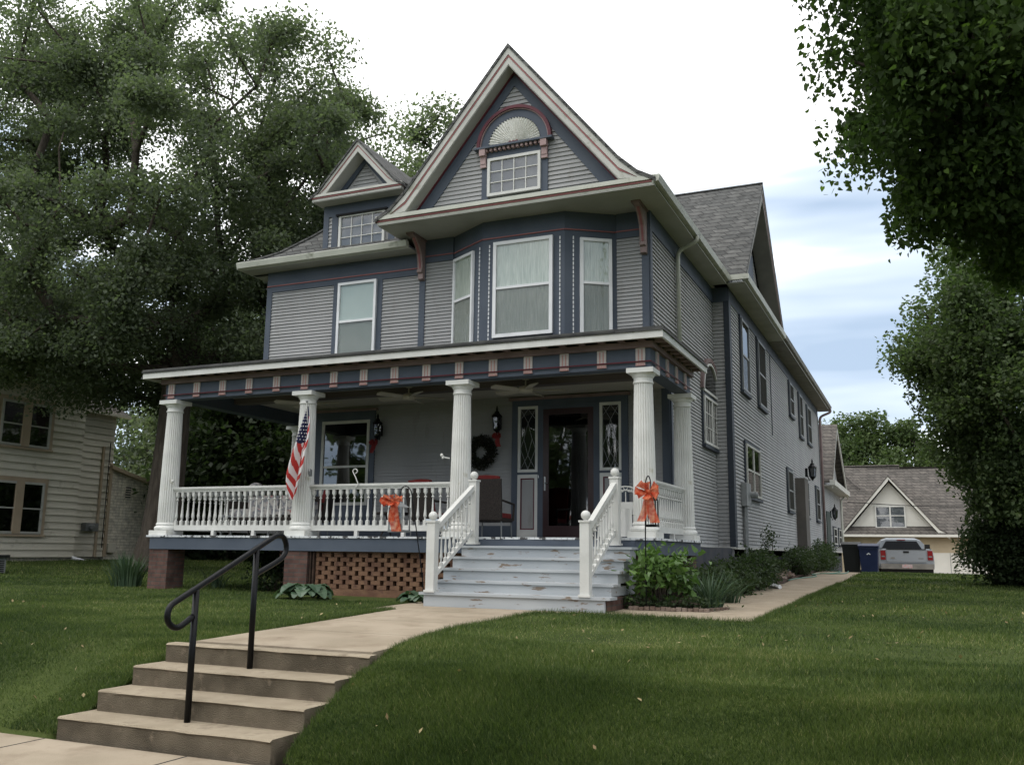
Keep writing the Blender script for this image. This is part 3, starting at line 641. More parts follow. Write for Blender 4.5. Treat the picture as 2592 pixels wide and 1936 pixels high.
# first floor window
mb = MB(); mb.fbox(F1, -7.72, -7.53, .22, 2.50, 0, .04); mb.fbox(F1, -6.39, -6.27, .22, 2.50, 0, .04); mb.fbox(F1, -7.53, -6.39, 2.32, 2.50, 0, .04); mb.fbox(F1, -7.53, -6.39, .22, .62, 0, .035)
mb.build('window_surround', B_, H)
MB().fbox(F1, -7.76, -6.22, 2.50, 2.545, 0, .09).build('head_molding', M['mauve'], H); MB().fbox(F1, -3.34, -1.0, 2.52, 2.57, 0, .10).build('head_molding', M['mauve'], H)
window(F1, -7.53, -6.39, .62, 2.32, back='dark', rail=1.39, gl='glassbright', fr=.06, frame='cream', d=.0)
# entry ------------------------------------------------------------------
mb = MB(); mb.fbox(F1, -3.28, -3.165, 0, 2.52, 0, .06); mb.fbox(F1, -1.17, -1.05, 0, 2.52, 0, .06); mb.fbox(F1, -3.165, -1.17, 2.41, 2.52, 0, .06)
mb.fbox(F1, -2.765, -2.66, 0, 2.41, 0, .05); mb.fbox(F1, -1.69, -1.575, 0, 2.41, 0, .05); mb.fbox(F1, -2.66, -1.69, 2.34, 2.41, 0, .05)
mb.fbox(F1, -3.165, -2.765, 1.145, 1.19, 0, .04); mb.fbox(F1, -1.575, -1.17, 1.145, 1.19, 0, .04)
ent = mb.build('entry_surround', B_, H)
for u0, u1 in ((-3.165, -2.765), (-1.575, -1.17)):
    w = window(F1, u0, u1, 1.19, 2.41, back='dark', gl='glass', fr=.05, frame='white', d=.0, name='sidelight')
    mb = MB(); um = (u0+u1)/2; uw = (u1-u0)/2-.05
    def bar(a, b):
        O, U, Nn = F1; dd = .034
        mb.tube([(O[0]+a[0], O[1]-dd, a[1]), (O[0]+b[0], O[1]-dd, b[1])], .0035, 4)
    for s_ in (-1, 1):
        for (ua, za, ub, zb) in ((0, 2.36, .6, 2.24), (.6, 2.24, 1, 2.17), (1, 2.36, .0, 2.1), (.0, 2.1, .55, 1.80), (.55, 1.8, .0, 1.5), (.0, 1.5, 1, 1.24), (1, 1.62, .0, 1.24), (.55, 1.8, 1, 1.62), (0, 1.24, 0, 1.3)):
            bar((um+s_*ua*uw, za), (um+s_*ub*uw, zb))
    mb.build('leading', M['lead'], w)
    mb = MB(); mb.fbox(F1, u0, u0+.06, 0, 1.145, 0, .05); mb.fbox(F1, u1-.06, u1, 0, 1.145, 0, .05); mb.fbox(F1, u0+.06, u1-.06, 1.08, 1.145, 0, .05); mb.fbox(F1, u0+.06, u1-.06, 0, .15, 0, .05)
    p = mb.build('side_panel', M['white'], H)
    mb = MB(); a, b = u0+.06, u1-.06; mb.fbox(F1, a, a+.022, .15, 1.08, 0, .044); mb.fbox(F1, b-.022, b, .15, 1.08, 0, .044); mb.fbox(F1, a+.022, b-.022, 1.058, 1.08, 0, .044); mb.fbox(F1, a+.022, b-.022, .15, .172, 0, .044)
    mb.build('panel_molding', M['maroon'], p); MB().fbox(F1, a+.022, b-.022, .172, 1.058, 0, .03).build('panel_field', S_, p)
mb = MB(); d = .01; mb.fbox(F1, -2.66, -2.55, 0, 2.34, d, .05); mb.fbox(F1, -1.80, -1.69, 0, 2.34, d, .05); mb.fbox(F1, -2.55, -1.80, 2.23, 2.34, d, .05); mb.fbox(F1, -2.55, -1.80, 0, .22, d, .05)
dr = mb.build('front_door', M['door'], H)
MB().fbox(F1, -2.55, -1.80, .22, 2.23, .002, .008).build('interior', M['dark'], dr)
MB().fbox(F1, -2.40, -1.95, .3, .95, .008, .022).build('inner_door_panel', M['door'], dr); MB().fbox(F1, -2.43, -1.92, 1.72, 2.1, .008, .02).build('inner_door_panel', M['door'], dr)
MB().fbox(F1, -2.55, -1.80, .22, 2.23, .032, .035).build('storm_pane', M['glassdark'], dr)
mb = MB(); mb.tube([(-2.62, W1-.05, .98), (-2.62, W1-.09, .98), (-2.55, W1-.09, .985)], .009, 6); mb.fbox(F1, -2.635, -2.605, .85, 1.1, .05, .056); mb.build('door_handle', M['chrome'], dr)
MB().fbox(F1, -2.75, -2.74, 1.08, 1.13, .05, .06).build('doorbell', M['vinyl'], ent)

# side windows -----------------------------------------------------------
def side_win(y0, y1, z0, z1, **k):
    a = dict(back='dark', gl='glassdark', fr=.05, frame='grey', rail=(z0+z1)/2, casing='corner', cw=.07, d=.03, screen='full'); a.update(k)
    return window(FWg, y0, y1, z0, z1, **a)
side_win(7.9, 8.85, 3.40, 5.05, screen=True); side_win(10.25, 11.4, 3.40, 5.05)
side_win(16.3, 17.2, 4.0, 5.0); side_win(18.75, 19.6, 3.62, 5.02); side_win(21.1, 22.2, 3.65, 4.95)
side_win(8.05, 9.95, 1.05, 2.2, mull=[9.0], frame='cream', screen=False)
side_win(15.1, 16.2, 1.02, 2.2); side_win(19.5, 20.4, 1.0, 2.2); side_win(23.0, 24.1, 1.0, 2.2)
side_win(29.7, 31.1, .2, .9, frame='cream'); side_win(32.4, 33.6, .2, .9, frame='cream')
mb = MB(); mb.fbox(FWg, 26.9, 28.5, -.1, 1.5, .01, .05); sd_ = mb.build('side_door', mk('green_door', (.03, .045, .038), .6), H)
MB().tube([(.12, 28.3, .55), (.16, 28.3, .55)], .03, 8).build('door_knob', M['chrome'], sd_)
MB().fbox(FWg, 17.1, 18.05, -.1, 2.1, 0, .30).build('chimney_chase', mk('weathered_taupe', (.085, .078, .07), .8, (.11, .10, .09), 3), H)
mb = MB(); mb.fbox(FWg, 7.45, 8.0, .78, 1.28, .02, .14); me_ = mb.build('meter_box', M['grey'], H)
mb = MB(); mb.tube([(.12, 7.6, .8), (.12, 7.6, -.75)], .055, 8); mb.build('conduit', M['grey'], me_); mb = MB(); mb.lathe([(.07, 0), (.07, .12), (.04, .15)], (.19, 8.0, 1.04), 12, 'x'); mb.build('meter', M['grey'], me_)
# arched side window
FRs = FE(XR)
aw = window(FRs, 5.36, 6.84, 1.92, 2.90, back='dark', gl='glassdark', fr=.05, frame='white', d=.03, mull=[6.1], cols=6, rows=3, casing='corner', cw=.07, mun=.014, name='arched_window')
mb = MB(); cy, cz, r1, r2 = 6.10, 3.03, .74, .68; n = 20
def arc(y, z, r, a0=0, a1=math.pi, k=20): return [(y+r*math.cos(a0+(a1-a0)*i/k), z+r*.85*math.sin(a0+(a1-a0)*i/k)) for i in range(k+1)]
mb.fprism(FRs, arc(cy, cz, r1)+arc(cy, cz, r2)[::-1], .03, .075); mb.fbox(FRs, cy-r1, cy+r1, cz-.05, cz, .03, .075); mb.build('arch_frame', M['white'], aw)
MB().fprism(FRs, arc(cy, cz, r2), .03, .045).build('arch_pane', M['glassdark'], aw); MB().fprism(FRs, arc(cy, cz, r2), .016, .03).build('interior', M['dark'], aw)
MB().fprism(FRs, arc(cy, cz, .86)+arc(cy, cz, .76)[::-1], 0, .08).build('arch_hood', M['mauve'], aw)

# main gable ---------------------------------------------------------------
GX = -2.45; YF, YG = .5, .78
prof = [(.11, 5.56), (-.18, 5.72), (-.49, 6.01), (-2.45, 8.40), (-4.41, 6.01), (-4.72, 5.72), (-5.01, 5.56)]
def offs(pr, d, zm=-99):      # lower a roofline by d (vertical), never below the cornice
    return [(x, max(z-d, zm)) for x, z in pr]
mb = MB(); mb.prism(prof+offs(prof, .07)[::-1], YF-.05, 10, 1); mb.build('gable_roof', M['shingle'], H)
def band(a, b, y0, y1, mat, name):
    pf = [(-.02, 5.64)]+[p for p in prof if p[1] > 5.7]+[(-4.88, 5.64)]
    up_ = offs(pf, a, 5.603); lo_ = offs(pf, b, 5.602); mb = MB()
    for i in range(len(pf)-1): mb.prism([up_[i], up_[i+1], lo_[i+1], lo_[i]], y0, y1, 1)
    return mb.build(name, mat, H)
rk = band(.072, .20, YF-.03, YF+.20, CR, 'rake_board')
for nm, a, b, y0, mt in (('rake_stripe', .20, .245, YF-.02, M['red']), ('lower_rake_board', .245, .38, YF-.012, CR)): band(a, b, y0, YF+.18, mt, nm)
band(.38, .40, YF, YG, M['soffit'], 'rake_soffit')
# cornice
mb = MB(); mb.box(-5.0, .10, YF-.04, YF+.10, 5.53, 5.60); mb.box(-4.98, .08, YF, YF+.1, 5.46, 5.495); mb.build('cornice', M['gutter'], H)
MB().box(-4.99, .09, YF-.015, YF+.1, 5.495, 5.53).build('cornice_stripe', M['red'], H)
mb = MB(); mb.add([(-4.98, YF+.1, 5.60), (.08, YF+.1, 5.60), (.08, YG+.02, 5.70), (-4.98, YG+.02, 5.70)], [(0, 1, 2, 3)]); mb.build('pent_shelf', M['shingle'], H)
mb = MB(); mb.box(-4.98, .08, YF+.005, 1.56, 5.44, 5.462); mb.box(XR-.02, .08, 1.56, 6.7, 5.44, 5.462); mb.box(-4.98, XG-.02, 1.56, 3.0, 5.44, 5.462); mb.box(-.2, .47, 6.4, 26, 5.44, 5.462); mb.build('soffit', M['soffit'], H)
# side gutters
mb = MB(); gp = [(.05, 5.48), (.15, 5.50), (.18, 5.60), (.16, 5.61), (.05, 5.60)]
mb.prism(gp, YF-.02, 6.42, 1); mb.prism([(x+.38, z) for x, z in gp], 6.38, 12.4, 1); mb.box(.15, .56, 6.33, 6.40, 5.50, 5.61); mb.build('side_gutter', M['gutter'], H)
mb = MB(); mb.prism([(x+.38, z) for x, z in gp], 12.4, 26.0, 1); mb.box(.05, .47, 12.4, 26, 5.43, 5.439); mb.build('rear_gutter', M['taupe'], H)
mb = MB(); mb.tube(loop([(.12, 3.3, 5.50), (.11, 3.3, 5.40), (-.12, 3.3, 5.30), (-.22, 3.3, 5.20), (-.23, 3.3, 5.0)], 4)+[(-.23, 3.3, 3.2)], .042, 8); mb.build('downspout', M['gutter'], H, smooth=True)
mb = MB(); mb.tube(loop([(.5, 25.7, 5.50), (.5, 25.7, 5.35), (.2, 25.6, 5.20), (.13, 25.5, 5.05), (.13, 25.4, 4.8)], 4)+[(.13, 25.4, -.1)], .05, 8); mb.build('downspout', M['mauve'], H, smooth=True)
# gable wall
gw = MB(); slope = (8.40-6.01)/1.96
def ztop(z, off): # half width at height z of the wall under soffit
    return max(0, (8.40-.40-z)/slope-off)
gw.prism([(GX-ztop(5.66, 0), 5.66), (GX+ztop(5.66, 0), 5.66), (GX, 8.0)], YG+.005, YG+.4, 1)
FG = FS(YG); h = lambda z: (GX-ztop(z, .30-.10*(z-5.66)/2.1), GX+ztop(z, .30-.10*(z-5.66)/2.1))
laps(gw, FG, 5.68, 7.74, h, .078); gw.build('gable_wall', S_, H)
mb = MB()
for s_ in (-1, 1):
    a, b = ztop(5.66, 0), ztop(5.66, .31)
    pts = [(GX+s_*a, 5.66), (GX, 8.0), (GX, 8.0-.205*slope), (GX+s_*b, 5.66)]
    mb.fprism(FG, pts if s_ < 0 else pts[::-1], .0, .03)
mb.build('gable_trim_board', B_, H)
mb = MB()
for s_ in (-1, 1):
    a, b = ztop(5.66, 0), ztop(5.66, .035)
    pts = [(GX+s_*a, 5.66), (GX, 8.0), (GX, 8.0-.035*slope), (GX+s_*b, 5.66)]
    mb.fprism(FG, pts if s_ < 0 else pts[::-1], .0, .055)
mb.build('gable_bead', M['maroon'], H)
# gable window and arch
gwn = window(FG, -2.92, -1.93, 5.76, 6.45, back='louver', gl='glass', fr=.05, frame='white', d=.03, cols=4, rows=3, name='gable_window')
mb = MB(); mb.fbox(FG, -3.04, -2.92, 5.66, 6.60, 0, .04); mb.fbox(FG, -1.93, -1.81, 5.66, 6.60, 0, .04); mb.fbox(FG, -2.92, -1.93, 6.45, 6.60, 0, .04); mb.build('surround', B_, gwn)
AX, AZ = -2.43, 6.655
def arcx(r, k=28): return [(AX+r*math.cos(math.pi*i/k), AZ+r*math.sin(math.pi*i/k)) for i in range(k+1)]
fan = MB()
for i in range(28):
    a0, a1 = math.pi*i/28, math.pi*(i+1)/28; am = (a0+a1)/2; R0, R1 = .06, .475
    P = lambda r, a, d: (AX+r*math.cos(a), YG-d, AZ+r*math.sin(a))
    fan.add([P(R0, a0, .03), P(R1, a0, .035), P(R1+.012, am, .065), P(R1, a1, .035), P(R0, a1, .03), P(R0, am, .04)], [(0, 1, 2, 5), (5, 2, 3, 4)])
fan = fan.build('carved_fan', M['fanlight'], H)
MB().fprism(FG, arcx(.63)+arcx(.49)[::-1], 0, .05).build('arch_band', B_, fan)
MB().fprism(FG, arcx(.70)+arcx(.645)[::-1], 0, .10).build('arch_hood', M['maroon'], fan)
MB().fprism(FG, arcx(.645)+arcx(.628)[::-1], 0, .075).build('arch_bead', M['pink'], fan)
mb = MB(); mb.fbox(FG, AX-.73, AX+.73, 6.62, 6.655, 0, .15); mb.build('shelf', B_, fan)
mb = MB(); 
for i in range(13): u = AX-.50+i*.083; mb.fbox(FG, u-.022, u+.022, 6.57, 6.62, 0, .11)
for u in (AX-.57, AX+.57):
    mb.fbox(FG, u-.055, u+.055, 6.50, 6.62, .04, .14); mb.fbox(FG, u-.05, u+.05, 6.36, 6.50, .04, .09); mb.fbox(FG, u-.055, u+.055, 6.30, 6.37, .04, .08)
mb.build('corbel', M['pink'], fan)
mb = MB(); 
for i in (-1, 0, 1): mb.sphere((AX-.0+i*.06, YG-.08, AZ+.02), .035, 8)
mb.build('rosette', M['maroon'], fan)
# scroll brackets
bp_ = [(.47, 5.44), (.47, 5.40), (.36, 5.38), (.24, 5.28), (.15, 5.14), (.11, 4.98), (.10, 4.86), (.13, 4.845), (.13, 4.80), (.08, 4.78), (.08, 4.68), (.0, 4.66), (0, 5.44)]
for u in (XG, XR-.07):
    mb = MB(); mb.prism([(W2-.034-d_, z) for d_, z in bp_], u-.05, u+.05, 0); b = mb.build('scroll_bracket', M['scroll'], H)
    MB().box(u-.075, u+.075, 1.0, W2-.03, 5.405, 5.44).build('bracket_cap', M['mauve'], b)
    MB().prism([(W2-.034-d_*1.02+.0, z) for d_, z in [(.365, 5.375), (.245, 5.275), (.155, 5.135), (.115, 4.975), (.104, 4.87), (.09, 4.87), (.10, 4.975), (.14, 5.14), (.23, 5.285), (.35, 5.385)]], u-.018, u+.018, 0).build('bracket_stripe', M['red'], b)

# left roof (hip) -------------------------------------------------------------
ex, ey, ez = -8.57, 1.13, 5.32
fl = [(0, 0), (.25, .13), (.55, .33), (1.0, .76), (2.9, 2.85)]
mb = MB(); q = lambda t, zz: (ex+t, ey+t, ez+zz)
for i in range(len(fl)-1):
    (t0, a0), (t1, a1) = fl[i], fl[i+1]
    xv = lambda a: max(-4.95, GX-(8.40-ez-a)/1.22)+.05
    mb.add([(ex+t0, ey+t0, ez+a0), (xv(a0), ey+t0, ez+a0), (xv(a1), ey+t1, ez+a1), (ex+t1, ey+t1, ez+a1)], [(0, 1, 2, 3)])
    mb.add([(ex+t0, ey+t0, ez+a0), (ex+t1, ey+t1, ez+a1), (ex+t1, 12-t1, ez+a1), (ex+t0, 12-t0, ez+a0)], [(0, 1, 2, 3)])
    mb.add([(ex+t0, 12-t0, ez+a0), (ex+t1, 12-t1, ez+a1), (-4, 12-t1, ez+a1), (-4, 12-t0, ez+a0)], [(0, 1, 2, 3)])
mb.build('hip_roof', M['shingle'], H)
mb = MB(); 
mb.tube([(ex+t, ey+t, ez+a+.015) for t, a in fl], .035, 6); mb.build('hip_cap', M['shingle'], H)
mb = MB(); gp2 = [(ey+.06, 5.21), (ey-.03, 5.23), (ey-.06, 5.33), (ey-.04, 5.345), (ey+.06, 5.33)]
mb.prism(gp2, -8.60, -4.72, 0); mb.box(-8.62, -8.52, ey, 12, 5.22, 5.34); mb.build('left_gutter', M['gutter'], H)
mb = MB(); mb.box(-8.55, -4.7, ey+.05, W2+.1, 5.205, 5.225); mb.box(-8.55, XL+.02, W2, 12, 5.205, 5.225); mb.build('left_soffit', M['soffit'], H)

# dormer -----------------------------------------------------------------
dm = MB(); YD = 1.62; DX = -6.0; FD = FS(YD)
dm.box(-6.92, -5.08, YD+.01, 4.2, 5.40, 6.5); dm.prism([(-6.85, 6.5), (-5.15, 6.5), (DX, 7.48)], YD+.01, 4, 1)
laps(dm, FD, 5.45, 6.22, rect(-6.80, -6.72), .078); laps(dm, FD, 5.45, 6.22, rect(-5.28, -5.20), .078)
laps(dm, FD, 6.66, 7.16, lambda z: (DX-max(0, (7.40-z)*.72-.14), DX+max(0, (7.40-z)*.72-.14)), .078)
dm = dm.build('dormer', S_, H)
mb = MB(); mb.fbox(FD, -6.92, -6.80, 5.40, 6.22, 0, .03); mb.fbox(FD, -6.72, -6.58, 5.40, 6.22, 0, .03); mb.fbox(FD, -5.42, -5.28, 5.40, 6.22, 0, .03); mb.fbox(FD, -5.20, -5.08, 5.40, 6.22, 0, .03)
mb.fbox(FD, -6.92, -5.08, 6.22, 6.50, 0, .03)
for s_ in (-1, 1):
    pts = [(DX+s_*.82, 6.55), (DX, 7.52), (DX, 7.24), (DX+s_*.60, 6.55)]; mb.fprism(FD, pts if s_ < 0 else pts[::-1], 0, .03)
mb.fbox(FE(-5.08), YD, 4.2, 5.4, 6.5, 0, .01)
mb.build('dormer_trim', B_, dm)
dp = [(-4.96, 6.56), (-5.13, 6.66), (-5.30, 6.86), (DX, 7.62), (-6.70, 6.86), (-6.87, 6.66), (-7.04, 6.56)]
mb = MB(); mb.prism(dp+offs(dp, .05)[::-1], 1.26, 5.5, 1); mb.build('dormer_roof', M['shingle'], dm)
for nm, a, b, y0, y1, mt in (('rake_board', .05, .12, 1.29, 1.45, CR), ('rake_stripe', .12, .15, 1.30, 1.45, M['red']), ('lower_rake_board', .15, .25, 1.305, 1.45, CR), ('rake_soffit', .25, .262, 1.31, YD, M['soffit'])):
    mb = MB(); u_, l_ = offs(dp, a, 6.592), offs(dp, b, 6.591)
    for i in range(len(dp)-1): mb.prism([u_[i], u_[i+1], l_[i+1], l_[i]], y0, y1, 1)
    mb.build(nm, mt, dm)
mb = MB(); mb.box(-7.03, -4.97, 1.27, 1.40, 6.545, 6.59); mb.box(-7.01, -4.99, 1.30, 1.4, 6.47, 6.515); mb.build('dormer_cornice', CR, dm)
MB().box(-7.02, -4.98, 1.285, 1.4, 6.515, 6.545).build('cornice_stripe', M['red'], dm)
mb = MB(); mb.box(-7.0, -5.0, 1.31, YD+.02, 6.455, 6.468); mb.build('dormer_soffit', M['soffit'], dm)
mb = MB(); mb.add([(-7.0, 1.4, 6.59), (-5.0, 1.4, 6.59), (-5.0, YD, 6.66), (-7.0, YD, 6.66)], [(0, 1, 2, 3)]); mb.build('dormer_pent', M['shingle'], dm)
window(FD, -6.55, -5.50, 5.50, 6.22, back='louver', gl='glass', fr=.05, frame='white', d=.0, cols=4, rows=3, name='dormer_window')
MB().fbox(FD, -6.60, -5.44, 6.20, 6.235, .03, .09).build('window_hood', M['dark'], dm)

# cross gable and wing roof -------------------------------------------------
cp = [(6.36, 5.62), (6.62, 5.86), (9.40, 8.78), (12.2, 5.86), (12.46, 5.62)]
mb = MB(); n_ = len(cp)
mb.prism(cp+offs(cp, .08)[::-1], -5.5, .50, 0); mb.build('cross_gable_roof', M['shingle'], H)
mb = MB(); mb.tube([(-5.5, 9.40, 8.80), (.5, 9.40, 8.80)], .03, 6); mb.build('ridge_cap', M['shingle'], H)
for nm, a, b, x0, x1, mt in (('cross_rake_board', .08, .22, .42, .49, M['taupe']), ('cross_rake_stripe', .22, .27, .42, .48, M['red']), ('cross_lower_rake', .27, .42, .42, .475, M['taupe']), ('cross_rake_soffit', .42, .435, .06, .475, M['taupe'])):
    mb = MB(); u_, l_ = offs(cp, a, 5.615), offs(cp, b, 5.61)
    for i in range(n_-1): mb.prism([u_[i], u_[i+1], l_[i+1], l_[i]], x0, x1, 0)
    mb.build(nm, mt, H)
mb = MB(); mb.prism([(6.75, 5.5), (12.05, 5.5), (9.4, 8.36)], -.2, .03, 0)
laps(mb, FWg, 5.6, 7.9, lambda z: (9.4-(8.33-z)/1.05+.3, 9.4+(8.33-z)/1.05-.3), .078, .012); mb.build('cross_gable_wall', S_, H)
mb = MB(); mb.fbox(FWg, 8.8, 10.0, 6.0, 7.1, 0, .05); mb.build('cross_gable_vent', B_, H)
mb = MB(); mb.add([(.5, 12.4, 5.62), (.5, 26.0, 5.62), (-3, 26.0, 7.9), (-3, 12.4, 7.9)], [(0, 1, 2, 3)]); mb.add([(.5, 26.0, 5.62), (-6, 26, 5.62), (-3, 26, 7.9)], [(0, 1, 2)])
mb.add([(.5, 12.4, 5.59), (.5, 26.0, 5.59), (-3, 26.0, 7.87), (-3, 12.4, 7.87)], [(0, 3, 2, 1)]); mb.build('wing_roof', M['shingle'], H)
# rear extension gable
rp = [(26.6, 2.72), (30.2, 5.45), (34.9, 2.72)]
mb = MB(); mb.prism(rp+offs(rp, .1)[::-1], -5, .42, 0); mb.build('rear_gable_roof', M['shingle2'], H)
mb = MB(); u_, l_ = offs(rp, .1), offs(rp, .32)
for i in range(2): mb.prism([u_[i], u_[i+1], l_[i+1], l_[i]], .36, .41, 0)
mb.box(.30, .50, 26.5, 34.9, 2.52, 2.74); mb.build('rear_rake_board', CR, H)
mb = MB(); mb.prism([(26.9, 2.6), (34.3, 2.6), (30.2, 5.2)], -.3, .06, 0); mb.build('rear_gable_wall', S_, H)
mb = MB(); mb.box(.06, .4, 26.6, 34.8, 2.50, 2.53); mb.build('rear_soffit', M['soffit'], H)
mb = MB(); mb.tube([(.3, 34.7, 2.55), (.12, 34.3, 2.3), (.12, 34.3, -.2)], .05, 8); mb.build('rear_downspout', M['gutter'], H)
# ------------------------------------------------------------------ PORCH (parts of the house)
SP = 2.95; CXS = [-3*SP, -2*SP, -SP, 0]
mb = MB(); mb.box(-9.06, .20, -.23, W1, ZD-.035, ZD-.012); mb.box(-9.06, -7.9, W1, 4.0, ZD-.035, ZD-.012); mb.build('porch_floor', M['deck'], H)
mb = MB(); x = -9.08
while x < .2:
    w = .085; d_ = random.uniform(0, .012); mb.box(x+.003, min(x+w, .215)-.003, -.245-d_+.01, -.1, ZD-.032, ZD); x += w
for i in range(33): mb.box(.1, .225+random.uniform(0, .01), -.2+i*.09, -.115+i*.09, ZD-.033, ZD-.001)
mb.build('floor_board_end', M['deckedge'], H)
mb = MB(); mb.box(-9.0, .19, -.22, -.17, -.27, ZD-.036); mb.box(.13, .18, -.17, W1+.0, -.27, ZD-.036); mb.box(-9.0, -8.95, -.17, 4.0, -.27, ZD-.036); mb.build('floor_skirt', B_, H)
# beams
mb = MB(); BZ0, BZ1 = 2.41, 2.70
mb.box(-8.99, .14, -.12, .12, BZ0, BZ1); mb.box(-.10, .14, .12, 2.42, BZ0, BZ1); mb.box(-8.99, -8.73, .12, 4.0, BZ0, BZ1); beam = mb.build('porch_beam', B_, H)
mb = MB(); mb.box(-9.06, .20, -.19, -.10, BZ1, 2.785); mb.box(.12, .20, -.10, 2.46, BZ1, 2.785); mb.box(-9.06, -8.98, -.10, 4.0, BZ1, 2.785)
mb.build('beam_cornice', M['mauve'], H)
for k in range(16):
    x = -3*SP+SP*k/5
    def strip(F, u, first=False):
        mb = MB(); mb.fbox(F, u-.07, u+.07, 2.44, 2.70, 0, .022); s = mb.build('frieze_block', M['cream2'], beam)
        mb = MB(); mb.fbox(F, u-.036, u-.016, 2.50, 2.68, .022, .026); mb.fbox(F, u+.016, u+.036, 2.50, 2.68, .022, .026)
        mb.fbox(F, u-.072, u+.072, 2.435, 2.448, 0, .032); mb.fbox(F, u-.072, u+.072, 2.47, 2.478, .0, .028)
        for j in range(5): mb.fbox(F, u-.062+j*.026, u-.046+j*.026, 2.448, 2.47, .0, .028)
        mb.build('block_stripe', M['rose'], beam)
    if k == 0:
        M['cream2'] = mk('pale_rose_cream', (.42, .39, .37), .6, (.48, .45, .42), 3); M['rose'] = mk('rose_stripe', (.40, .23, .21), .6)
    strip(FS(-.12), x)
for k in range(4): strip(FE(.14), .25+.59*k)
for k in range(4): strip(FW(-8.99), -(.25+.59*k) if False else -(.3+.59*k))
mb = MB(); mb.tube([(-9.01, -.155, 2.495), (.165, -.155, 2.495), (.165, 2.42, 2.495)], .011, 6); mb.build('beam_bead', M['maroon'], beam)
# eaves
mb = MB(); mb.box(-9.28, .41, -.42, -.385, 2.775, 2.875); mb.box(.375, .41, -.385, 2.55, 2.775, 2.875); mb.box(-9.28, -9.245, -.385, 4.3, 2.775, 2.875); mb.build('porch_fascia', M['white'], H)
mb = MB(); mb.box(-9.27, .40, -.384, W2+.0, 2.83, 2.85); mb.box(XR-.0, .40, W2, 2.54, 2.83, 2.85); mb.box(-9.27, XL, W2, 4.3, 2.83, 2.85); mb.build('porch_eave_boards', M['soffit'], H)
ra = MB().box(-.05, .05, -.38, -.19, 2.786, 2.83).build('rafter_tail', M['mauve'], H, (-9.1, 0, 0))
for k in range(1, 31): dup(ra, H, (-9.1+.305*k, 0, 0))
ra = MB().box(.20, .374, -.05, .05, 2.786, 2.83).build('rafter_tail', M['mauve'], H, (0, -.05, 0))
for k in range(1, 9): dup(ra, H, (0, -.05+.3*k, 0))
mb = MB(); mb.prism([(-.44, 2.875), (-.44, 2.905), (-.40, 2.945), (1.54, 3.18), (1.54, 2.875)], -9.30, -8.16, 0)
mb.prism([(-.44, 2.875), (-.44, 2.905), (-.40, 2.945), (1.54, 3.18), (1.54, 2.875)], -8.16, XR, 0)
mb.add([(XR, -.44, 2.875), (.43, -.44, 2.875), (.43, 2.58, 2.875), (XR, 2.58, 2.875), (XR, -.40, 2.945), (.40, -.40, 2.945), (.40, 2.56, 2.945), (XR, 2.58, 3.12), (XR, 1.54, 3.12)],
       [(0, 3, 2, 1), (0, 1, 5, 4), (1, 2, 6, 5), (2, 3, 7, 6), (4, 5, 8), (5, 6, 7, 8)])
mb.prism([(1.54, 2.875), (1.54, 3.18), (4.3, 3.18), (4.3, 2.875)], -9.30, -8.16, 0)
mb.build('porch_roof', M['porchroof'], H)
mb = MB(); mb.box(-8.72, -.11, .13, W1, 2.66, 2.68); mb.box(-8.72, -7.9, W1, 4.0, 2.66, 2.68); mb.build('porch_ceiling', M['ceil'], H)
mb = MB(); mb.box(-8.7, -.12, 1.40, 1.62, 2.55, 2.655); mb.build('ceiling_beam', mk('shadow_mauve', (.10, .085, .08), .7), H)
# columns
def column_mesh():
    mb = MB(); hh = 2.40-ZD; fl = 24
    mb.box(-.205, .205, -.205, .205, 0, .085)
    mb.lathe([(.19, .085), (.205, .10), (.21, .125), (.20, .15), (.178, .165), (.175, .175), (.185, .19), (.178, .21), (.168, .22)], (0, 0, 0), 24)
    z0, z1 = .22, hh-.22; prof_ = []
    for i in range(9):
        t = i/8; prof_.append((.166-.030*t**1.6, z0+(z1-z0)*t))
    mb.lathe(prof_, (0, 0, 0), 72, 'z', lambda j: 1.0 if j % 3 else .87)
    mb.lathe([(.137, z1), (.150, z1+.012), (.150, z1+.03), (.140, z1+.04), (.140, z1+.085), (.152, z1+.095), (.165, z1+.12), (.182, z1+.14), (.186, z1+.15)], (0, 0, 0), 24)
    mb.box(-.20, .20, -.20, .20, z1+.15, hh)
    return mb
M['column'] = mk('column_paint', (.60, .60, .57), .5, (.70, .70, .67), 3, third=(.44, .42, .33), t_lo=.60, t_hi=.78, tscale=6)
c0 = column_mesh().build('porch_column', M['column'], H, (CXS[0], 0, ZD))
for x in CXS[1:]: dup(c0, H, (x, 0, ZD))
dup(c0, H, (0, 2.42, ZD)); dup(c0, H, (-8.86, 3.75, ZD))
